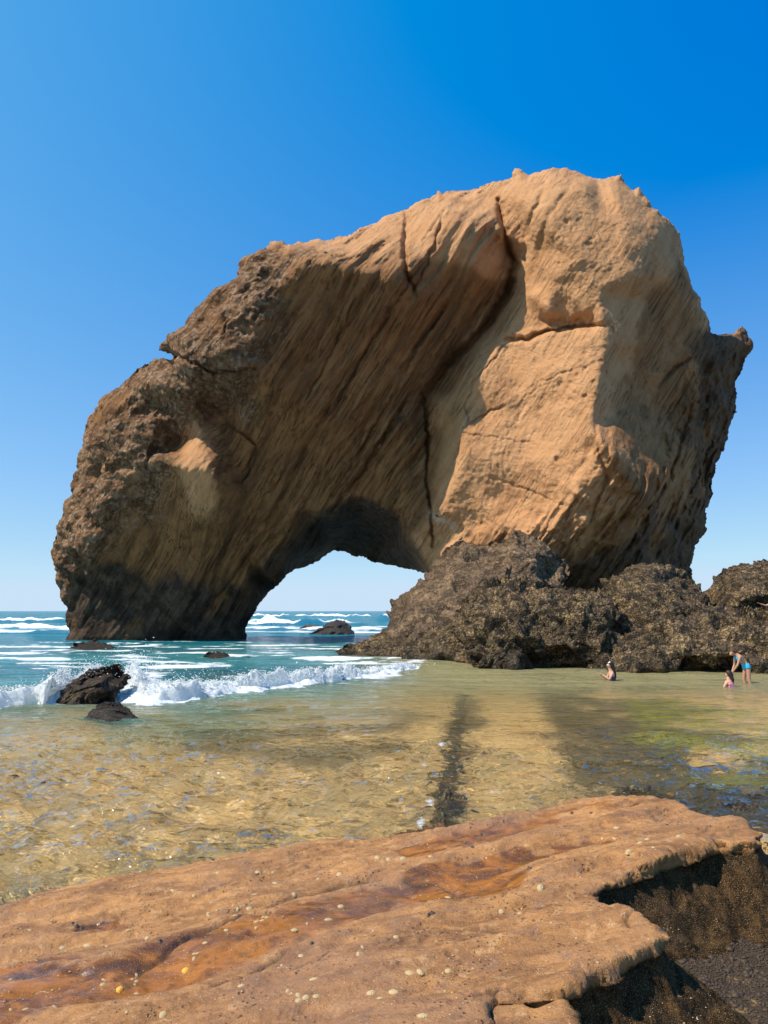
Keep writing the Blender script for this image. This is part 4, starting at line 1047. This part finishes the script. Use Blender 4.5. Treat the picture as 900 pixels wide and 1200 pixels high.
# ------------------------------------------------------------------ spray over the breaking wave
sp = []
for (px, py, Yd, sx, sz, n_) in ((165,782,23.6,.35,.22,500),(110,782,23.5,.5,.16,300),(215,803,23.8,.8,.10,400),(290,797,25,.9,.10,350),(380,790,28,1.3,.10,350),(20,808,22.5,.8,.10,250),(150,775,23.6,.9,.28,260),(95,788,23.4,.8,.22,140),(200,795,23.8,1.0,.2,160),(245,790,24.5,1.0,.2,120),(330,795,26,1.3,.14,120),(60,800,22.8,.7,.15,80),(440,782,32,1.5,.15,70)):
    c0 = P3(px, py, Yd)
    for _ in range(n_):
        sp.append((c0[0]+rng.normal(0, sx*.5), c0[1]+rng.normal(0, .35), max(.05, c0[2]+rng.normal(0, sz)*.8)))
spray = scatter('sea_spray', flat_mat('spray_drops', (.85, .88, .9), .3, .03), sp, lambda: rng.uniform(.004, .015)*(1.7 if rng.random() < .08 else 1), 1.0, 1)
tag(spray, 'white drops of spray thrown up by the breaking wave', kind='stuff')

# ------------------------------------------------------------------ floating weed
M_WEED = flat_mat('brown_seaweed', (.10, .055, .015), .35, .3); M_WEEDG = flat_mat('green_seaweed', (.12, .16, .02), .5, .3)
def strand(name, pts, wdt, mat, label):
    P = [Vector((*ground(px, py, .012), .018)) for px, py in pts]
    bm = bmesh.new(); prev = None; n = len(P)*6
    for i in range(n+1):
        t = i/n*(len(P)-1); k = min(int(t), len(P)-2); f = t-k
        p = P[k].lerp(P[k+1], f); d_ = (P[k+1]-P[k]).normalized(); sd_ = Vector((-d_.y, d_.x, 0))*wdt*(.35+.65*math.sin(math.pi*min(max(i/n, .05), .95)))*(1+.3*math.sin(i*1.7))
        ring = [bm.verts.new(p+sd_+Vector((0, 0, .004*math.sin(i)))), bm.verts.new(p+Vector((0, 0, .010))), bm.verts.new(p-sd_), bm.verts.new(p-Vector((0, 0, .006)))]
        if prev:
            for j in range(4): bm.faces.new([prev[j], prev[(j+1) % 4], ring[(j+1) % 4], ring[j]])
        prev = ring
    me = bpy.data.meshes.new(name); bm.to_mesh(me); bm.free(); me.materials.append(mat)
    o = bpy.data.objects.new(name, me); COL.objects.link(o); tag(o, label, 'seaweed')
strand('seaweed', [(212,1004),(226,1006),(240,1008),(256,1011)], .012, M_WEED, 'long brown strand of seaweed floating at the left edge of the ledge')
strand('seaweed', [(463,884),(470,880),(476,882),(484,878)], .03, M_WEED, 'small dark strand of seaweed floating in the middle of the pool')
strand('seaweed', [(345,997),(356,993),(366,994)], .02, M_WEEDG, 'green tuft of seaweed at the ledge, shortest of the floating pieces')

# ------------------------------------------------------------------ birds
def skin(name, joints, bones, mat, parent=None, sub=2, loc=(0, 0, 0), rot=0, scale=1.0):
    """one continuous body grown round a skeleton of joints with radii"""
    names = list(joints); me = bpy.data.meshes.new(name)
    c, s_ = math.cos(rot), math.sin(rot)
    def tr(p): return (loc[0]+scale*(p[0]*c-p[1]*s_), loc[1]+scale*(p[0]*s_+p[1]*c), loc[2]+scale*p[2])
    me.from_pydata([tr(joints[n][0]) for n in names], [(names.index(a), names.index(b)) for a, b in bones], [])
    o = bpy.data.objects.new('tmp', me); COL.objects.link(o)
    k = o.modifiers.new('k', 'SKIN'); k.use_smooth_shade = True
    sv = me.skin_vertices[0].data
    for i, n in enumerate(names):
        r = joints[n][1]; r = (r, r) if not isinstance(r, tuple) else r
        sv[i].radius = (r[0]*scale, r[1]*scale); sv[i].use_root = (i == 0)
    u = o.modifiers.new('u', 'SUBSURF'); u.levels = sub; u.render_levels = sub
    dg = bpy.context.evaluated_depsgraph_get(); e = o.evaluated_get(dg)
    nm = bpy.data.meshes.new_from_object(e); nm.name = name
    bpy.data.objects.remove(o)
    nm.materials.clear(); nm.materials.append(mat)
    r = bpy.data.objects.new(name, nm); COL.objects.link(r)
    if parent: r.parent = parent
    return r
def empty(name, loc, label, cat, group=None):
    o = bpy.data.objects.new(name, None); COL.objects.link(o); o.location = loc; tag(o, label, cat, group)
    return o
def under(root, o):
    o.parent = root; o.matrix_parent_inverse = Matrix.Translation(-root.location); return o
M_BIRD = flat_mat('dark_feathers', (.035, .035, .04), .6, .3); M_BEAK = flat_mat('beak', (.12, .10, .08), .5)
def loft(name, pts, rad, mat, loc=(0, 0, 0), rot=0.0, scale=1.0, n=10):
    """closed tube through points with elliptical rings (radius across, radius up)"""
    P = [Vector(p) for p in pts]; V = []; Fq = []; m_ = len(P)
    for i, p in enumerate(P):
        d = (P[min(i+1, m_-1)] - P[max(i-1, 0)]).normalized()
        sd_ = d.cross(Vector((0, 0, 1)));  sd_ = sd_.normalized() if sd_.length > .05 else Vector((0, 1, 0))
        u = sd_.cross(d); ra, rb = rad[i]
        for k in range(n):
            a = 2*math.pi*k/n; V.append(p + sd_*ra*math.cos(a) + u*rb*math.sin(a))
    V += [P[0], P[-1]]
    for i in range(m_-1):
        for k in range(n): Fq.append((i*n+k, i*n+(k+1) % n, (i+1)*n+(k+1) % n, (i+1)*n+k))
    for k in range(n): Fq.append((len(V)-2, (k+1) % n, k)); Fq.append((len(V)-1, (m_-1)*n+k, (m_-1)*n+(k+1) % n))
    Mx = Matrix.Translation(Vector(loc)) @ Matrix.Rotation(rot, 4, 'Z') @ Matrix.Scale(scale, 4)
    me = bpy.data.meshes.new(name); me.from_pydata([Mx @ v for v in V], [], Fq); me.materials.append(mat)
    for p in me.polygons: p.use_smooth = True
    o = bpy.data.objects.new(name, me); COL.objects.link(o); return o
def bird(base, rot, size, label, lean=.5):
    """perched bird, beak towards +x before turning; size = its height"""
    r = empty('bird', base, label, 'bird', 'dark birds perched on the rocks'); k = size/.30; a = dict(loc=base, rot=rot, scale=k)
    under(r, loft('body', [(-.10, 0, .07), (-.06, 0, .10), (0, 0, .13), (.045, 0, .17), (.06, 0, .21), (.066, 0, .24), (.078, 0, .262), (.095, 0, .262), (.106, 0, .257)],
                  [(.012, .008), (.032, .026), (.050, .045), (.046, .042), (.028, .030), (.019, .020), (.024, .024), (.020, .018), (.008, .008)], M_BIRD, **a))
    under(r, loft('tail', [(-.09, 0, .08), (-.14, 0, .05), (-.18, 0, .03)], [(.020, .010), (.024, .006), (.018, .004)], M_BIRD, **a))
    for sy in (-1, 1):
        under(r, loft('wing', [(.035, sy*.038, .17), (-.02, sy*.050, .135), (-.08, sy*.035, .095), (-.12, sy*.015, .07)], [(.010, .018), (.011, .034), (.008, .024), (.004, .008)], M_BIRD, **a))
        under(r, loft('leg', [(.0, sy*.02, .10), (.005, sy*.02, .05), (0, sy*.022, .0), (.03, sy*.024, -.002)], [(.008, .008), (.005, .005), (.005, .005), (.004, .003)], M_BEAK, n=6, **a))
    under(r, loft('beak', [(.102, 0, .258), (.125, 0, .250), (.145, 0, .240)], [(.008, .007), (.005, .005), (.002, .002)], M_BEAK, n=6, **a))
    return r
for (px, py, tgt, rot, size, lab, lean) in ((512,608,arch,2.6,.48,'dark bird perched upright on the whitened foot of the arch',1.0),(540,632,r_grey,.4,.38,'dark bird standing on the grey brown boulder near the whitened rock',.5),(604,627,r_grey,2.9,.38,'dark bird on the highest point of the grey brown boulder',.5)):
    h = None
    for dy in range(0, 16):
        h, nrm = hit(tgt, px, py+dy)
        if h is not None: break
    if h is not None: bird(tuple(h + Vector((0, -.05, .0))), rot, size, lab, lean)

# ------------------------------------------------------------------ people
def skin_mat(name, col):
    m = NT(name); n = m.noise(m.pos(), 9, 3)
    return m.done(m.principled(m.mix(n, tuple(c*.88 for c in col), col), .5, None, .35, **{'Subsurface Weight': .08}))
M_SKIN1 = skin_mat('skin', (.58, .32, .21)); M_SKIN2 = skin_mat('tanned_skin', (.46, .24, .15))
M_HAIR = flat_mat('dark_hair', (.025, .016, .012), .5, .3); M_HAIRB = flat_mat('brown_hair', (.07, .04, .025), .5, .3)
M_BLUE = flat_mat('turquoise_swimsuit', (.03, .42, .72), .6, .15); M_PINK = flat_mat('pink_swimsuit', (.80, .30, .36), .6, .1); M_NAVY = flat_mat('dark_swimsuit', (.05, .04, .08), .6, .2)
M_EYE = flat_mat('eye', (.02, .015, .01), .2)
def hand(j, b, wrist, d, up, tag_, curl=.3, s_=1.0):
    """palm, four fingers and a thumb growing out of the wrist"""
    d = Vector(d).normalized(); up = Vector(up).normalized(); sd_ = d.cross(up).normalized(); w_ = Vector(wrist)
    pal = w_ + d*.05; j[tag_+'palm'] = (tuple(pal), (.026, .014)); b.append((tag_+'w', tag_+'palm'))
    kn = w_ + d*.085; j[tag_+'nk'] = (tuple(kn), (.028, .012)); b.append((tag_+'palm', tag_+'nk'))
    for i, (o_, L) in enumerate(((-.027, .070), (-.009, .078), (.009, .074), (.027, .058))):
        p1 = kn + sd_*o_ + d*.012; p2 = p1 + (d + up*-curl*.4)*L*.5; p3 = p2 + (d + up*-curl)*L*.45
        for k_, p_ in enumerate((p1, p2, p3)): j[tag_+'f%d%d' % (i, k_)] = (tuple(p_), .0085 - .001*k_)
        b += [(tag_+'nk', tag_+'f%d0' % i), (tag_+'f%d0' % i, tag_+'f%d1' % i), (tag_+'f%d1' % i, tag_+'f%d2' % i)]
    t1 = pal + sd_*-.032; t2 = t1 + (d*.8 - sd_*.5).normalized()*.035
    j[tag_+'t1'] = (tuple(t1), .011); j[tag_+'t2'] = (tuple(t2), .009); b += [(tag_+'palm', tag_+'t1'), (tag_+'t1', tag_+'t2')]
def person(label, base, rot, J, skinm, hairm, hair, suits, hands, face=(1, 0, 0), scale=1.0):
    """J: joint positions in metres, x forward; hair and swimsuit are separate parts"""
    r = empty('person', base, label, 'person')
    j = {}; b = []
    hd = Vector(J['head']); f = Vector(face).normalized()
    j['pelvis'] = (J['pelvis'], (.155, .115)); j['waist'] = (J['waist'], (.125, .095)); j['chest'] = (J['chest'], (.15, .105)); j['neckb'] = (J['neck'], .058)
    nk = Vector(J['neck']).lerp(hd, .45); j['neck'] = (tuple(nk), .05); j['head'] = (tuple(hd), (.078, .095)); 
    upv = (hd - nk).normalized(); j['crown'] = (tuple(hd + upv*.075), (.066, .078))
    j['jaw'] = (tuple(hd + f*.045 - upv*.06), .042); j['nose'] = (tuple(hd + f*.095 - upv*.015), .014); j['lips'] = (tuple(hd + f*.082 - upv*.055), .013)
    b += [('pelvis', 'waist'), ('waist', 'chest'), ('chest', 'neckb'), ('neckb', 'neck'), ('neck', 'head'), ('head', 'crown'), ('neck', 'jaw'), ('head', 'nose'), ('jaw', 'lips')]
    side = f.cross(upv).normalized()
    for s_, e_ in ((-1, 'l'), (1, 'r')): j['ear'+e_] = (tuple(hd + side*s_*.082 - upv*.01), .018); b.append(('head', 'ear'+e_))
    for e_ in 'lr':
        sh, el, wr = J['sh'+e_], J['el'+e_], J['wr'+e_]
        j[e_+'sh'] = (sh, .055); j[e_+'el'] = (el, .039); j[e_+'w'] = (wr, .026)
        mid = tuple(Vector(sh).lerp(Vector(el), .45)); j[e_+'ua'] = (mid, .046)
        fa = tuple(Vector(el).lerp(Vector(wr), .35)); j[e_+'fa'] = (fa, .037)
        b += [('chest', e_+'sh'), (e_+'sh', e_+'ua'), (e_+'ua', e_+'el'), (e_+'el', e_+'fa'), (e_+'fa', e_+'w')]
        hand(j, b, wr, Vector(wr) - Vector(el), hands[e_][0], e_, hands[e_][1])
        hp, kn, an = J['hp'+e_], J['kn'+e_], J['an'+e_]
        j[e_+'hp'] = (hp, .092); j[e_+'th'] = (tuple(Vector(hp).lerp(Vector(kn), .5)), .078); j[e_+'kn'] = (kn, .055); j[e_+'ca'] = (tuple(Vector(kn).lerp(Vector(an), .3)), .056); j[e_+'an'] = (an, .036)
        ft = J.get('ft'+e_, tuple(Vector(an) + Vector((.15, 0, -.03)))); j[e_+'ft'] = (ft, (.036, .024))
        b += [('pelvis', e_+'hp'), (e_+'hp', e_+'th'), (e_+'th', e_+'kn'), (e_+'kn', e_+'ca'), (e_+'ca', e_+'an'), (e_+'an', e_+'ft')]
    under(r, skin('body', j, b, skinm, None, 2, base, rot, scale))
    body = r.children[0]
    under(r, loft('hair', [q_[0] for q_ in hair], [q_[1] for q_ in hair], hairm, base, rot, scale, 14))
    ci, si = math.cos(-rot), math.sin(-rot)
    for nm_, mt, pred in suits:                     # cloth: the body's own surface, lifted a little
        me = body.data; bm = bmesh.new(); bm.from_mesh(me); bm.normal_update()
        def lc(v):
            d = v.co - Vector(base); return ((d.x*ci - d.y*si)/scale, (d.x*si + d.y*ci)/scale, d.z/scale)
        kill = [f_ for f_ in bm.faces if not pred(*[sum(c_)/len(f_.verts) for c_ in zip(*[lc(v) for v in f_.verts])])]
        for v in bm.verts: v.co += v.normal*.009
        bmesh.ops.delete(bm, geom=kill, context='FACES')
        left = set(bm.faces); isl = []                # keep the largest connected piece of cloth
        while left:
            st = [left.pop()]; g_ = set(st)
            while st:
                for e_ in st.pop().edges:
                    for f_ in e_.link_faces:
                        if f_ in left: left.discard(f_); g_.add(f_); st.append(f_)
            isl.append(g_)
        isl.sort(key=len); bmesh.ops.delete(bm, geom=[f_ for g_ in isl[:-1] for f_ in g_], context='FACES')
        loose = [v for v in bm.verts if not v.link_faces]; bmesh.ops.delete(bm, geom=loose, context='VERTS')
        m2 = bpy.data.meshes.new(nm_); bm.to_mesh(m2); bm.free(); m2.materials.clear(); m2.materials.append(mt)
        o2 = bpy.data.objects.new(nm_, m2); COL.objects.link(o2)
        k_ = o2.modifiers.new('t', 'SOLIDIFY'); k_.thickness = .007; k_.offset = 1
        under(r, o2)
    for s_ in (-1, 1):
        p = hd + f*.083 + upv*.012 + side*s_*.032
        under(r, skin('eye', {'a': (tuple(p), .011), 'b': (tuple(p + f*.004), .009)}, [('a', 'b')], M_EYE, None, 1, base, rot, scale))
    return r
def L(d, k): return {a: v for a, v in d.items()}
LEFT = math.pi          # facing towards picture left
# bending woman, facing left, reaching down to the seated one
bx, by = ground(876, 800); base = (float(bx), float(by), -.38)
J = dict(pelvis=(0, 0, .93), waist=(.07, 0, 1.05), chest=(.20, 0, 1.20), neck=(.33, 0, 1.30), head=(.46, -.02, 1.34),
         shl=(.30, -.17, 1.22), shr=(.28, .17, 1.23), ell=(.32, -.20, .95), elr=(.38, .20, .97), wrl=(.44, -.14, .73), wrr=(.50, .10, .75),
         hpl=(0, -.09, .88), hpr=(0, .09, .88), knl=(.06, -.12, .50), knr=(.0, .13, .50), anl=(-.02, -.12, .08), anr=(-.10, .14, .08))
hair = [((.53, -.02, 1.42), (.02, .02)), ((.49, -.02, 1.425), (.085, .05)), ((.42, -.02, 1.41), (.10, .085)), ((.36, -.01, 1.38), (.075, .07)), ((.31, 0, 1.42), (.045, .045)), ((.27, 0, 1.44), (.02, .02))]
suits = [('bikini_bottom', M_BLUE, lambda x, y, z: .80 < z < 1.00 and abs(y) < .24 and x < .25 and z > .80 + .35*abs(y)),
         ('bikini_top', M_BLUE, lambda x, y, z: 1.08 < z < 1.30 and abs(y) < .15 and .36 < (x*.62 + z*.78) - .66 < .50 and x < .36)]
person('woman in a turquoise bikini bending forward, standing knee deep at the right', base, LEFT, J, M_SKIN2, M_HAIRB, hair, suits, {'l': ((1, 0, .3), .4), 'r': ((1, 0, .3), .4)}, face=(.75, 0, -.6))
# seated one in the water beside her, seen from behind
bx, by = ground(856, 805); base = (float(bx), float(by), -.40)
J = dict(pelvis=(0, 0, .14), waist=(.0, 0, .27), chest=(.03, 0, .46), neck=(.04, 0, .62), head=(.05, 0, .78),
         shl=(.03, -.17, .54), shr=(.03, .17, .54), ell=(.10, -.24, .30), elr=(.12, .24, .30), wrl=(.26, -.18, .16), wrr=(.28, .18, .16),
         hpl=(.02, -.1, .12), hpr=(.02, .1, .12), knl=(.34, -.20, .12), knr=(.34, .20, .12), anl=(.16, -.10, .05), anr=(.20, .14, .05), ftl=(.06, -.02, .04), ftr=(.10, .04, .04))
hair = [((.12, 0, .88), (.02, .02)), ((.08, 0, .875), (.085, .05)), ((.03, 0, .84), (.105, .09)), ((-.02, 0, .77), (.10, .08)), ((-.06, 0, .70), (.06, .05)), ((-.09, 0, .62), (.05, .045)), ((-.10, 0, .54), (.02, .02))]
suits = [('swimsuit', M_PINK, lambda x, y, z: z < .53 and abs(y) < .155 and x < .17 and not (z < .2 and x > .12))]
person('dark haired bather in pink sitting in the water, seen from behind, beside the bending woman', base, LEFT-.9, J, M_SKIN1, M_HAIR, hair, suits, {'l': ((0, 0, 1), .3), 'r': ((0, 0, 1), .3)})
# crouching woman on the left, facing left, hands raised in front of her
bx, by = ground(717, 797); base = (float(bx), float(by), -.38)
J = dict(pelvis=(-.06, 0, .16), waist=(-.04, 0, .30), chest=(0, 0, .52), neck=(.03, 0, .70), head=(.07, 0, .88),
         shl=(.02, -.18, .62), shr=(.02, .18, .62), ell=(.12, -.22, .40), elr=(.14, .22, .42), wrl=(.32, -.16, .54), wrr=(.33, .12, .56),
         hpl=(-.02, -.1, .14), hpr=(-.02, .1, .14), knl=(.33, -.16, .10), knr=(.33, .16, .10), anl=(.02, -.2, .05), anr=(.02, .2, .05), ftl=(-.12, -.2, .04), ftr=(-.12, .2, .04))
hair = [((.15, 0, .97), (.02, .02)), ((.11, 0, .97), (.085, .05)), ((.05, 0, .945), (.105, .09)), ((-.01, 0, .87), (.105, .09)), ((-.06, 0, .77), (.09, .06)), ((-.10, 0, .64), (.09, .05)), ((-.12, 0, .52), (.07, .04)), ((-.13, 0, .44), (.03, .02))]
suits = [('swimsuit', M_NAVY, lambda x, y, z: z < .50 and abs(y) < .15 and x < .14 and not (z < .2 and x > .10))]
p_ = person('long haired woman crouching in the pool and holding her hands up before her, facing left', base, LEFT, J, M_SKIN1, M_HAIR, hair, suits, {'l': ((0, 0, 1), .9), 'r': ((0, 0, 1), .9)})
under(p_, loft('headband', [(.115, 0, .945), (.10, 0, .965), (.08, 0, .98), (.06, 0, .985), (.045, 0, .98)], [(.085, .03), (.094, .035), (.096, .036), (.094, .034), (.085, .03)], flat_mat('white_headband', (.7, .7, .72)), base, LEFT, 1.0, 14))
# person beyond the right edge whose arm points into the picture
hx = P3(887, 707, 37.0); base = (float(hx[0]) + .76, 37.0, float(hx[2]) - 1.38)
J = dict(pelvis=(0, 0, .93), waist=(0, 0, 1.07), chest=(.01, 0, 1.28), neck=(.02, 0, 1.44), head=(.05, 0, 1.60),
         shl=(.03, -.18, 1.38), shr=(.0, .18, 1.38), ell=(.31, -.16, 1.28), elr=(-.06, .24, 1.10), wrl=(.57, -.10, 1.36), wrr=(.02, .25, .86),
         hpl=(0, -.09, .88), hpr=(0, .09, .88), knl=(.02, -.11, .48), knr=(0, .12, .48), anl=(-.02, -.11, .07), anr=(-.04, .13, .07))
hair = [((.13, 0, 1.69), (.02, .02)), ((.09, 0, 1.69), (.085, .05)), ((.03, 0, 1.665), (.105, .09)), ((-.02, 0, 1.60), (.10, .08)), ((-.04, 0, 1.53), (.05, .04))]
suits = [('swim_shorts', M_NAVY, lambda x, y, z: .55 < z < 1.02 and abs(y) < .21)]
person('person at the right edge of the picture, only a pointing arm and hand in view', base, LEFT, J, M_SKIN1, M_HAIR, hair, suits, {'l': ((0, 0, 1), .1), 'r': ((1, 0, 0), .3)})

# real light focused on the sand by the waves
sun_d.cycles.is_caustics_light = True
sea.cycles.is_caustics_caster = True
for o_ in COL.objects:
    if o_.name.startswith(('seabed', 'reef_')): o_.cycles.is_caustics_receiver = True
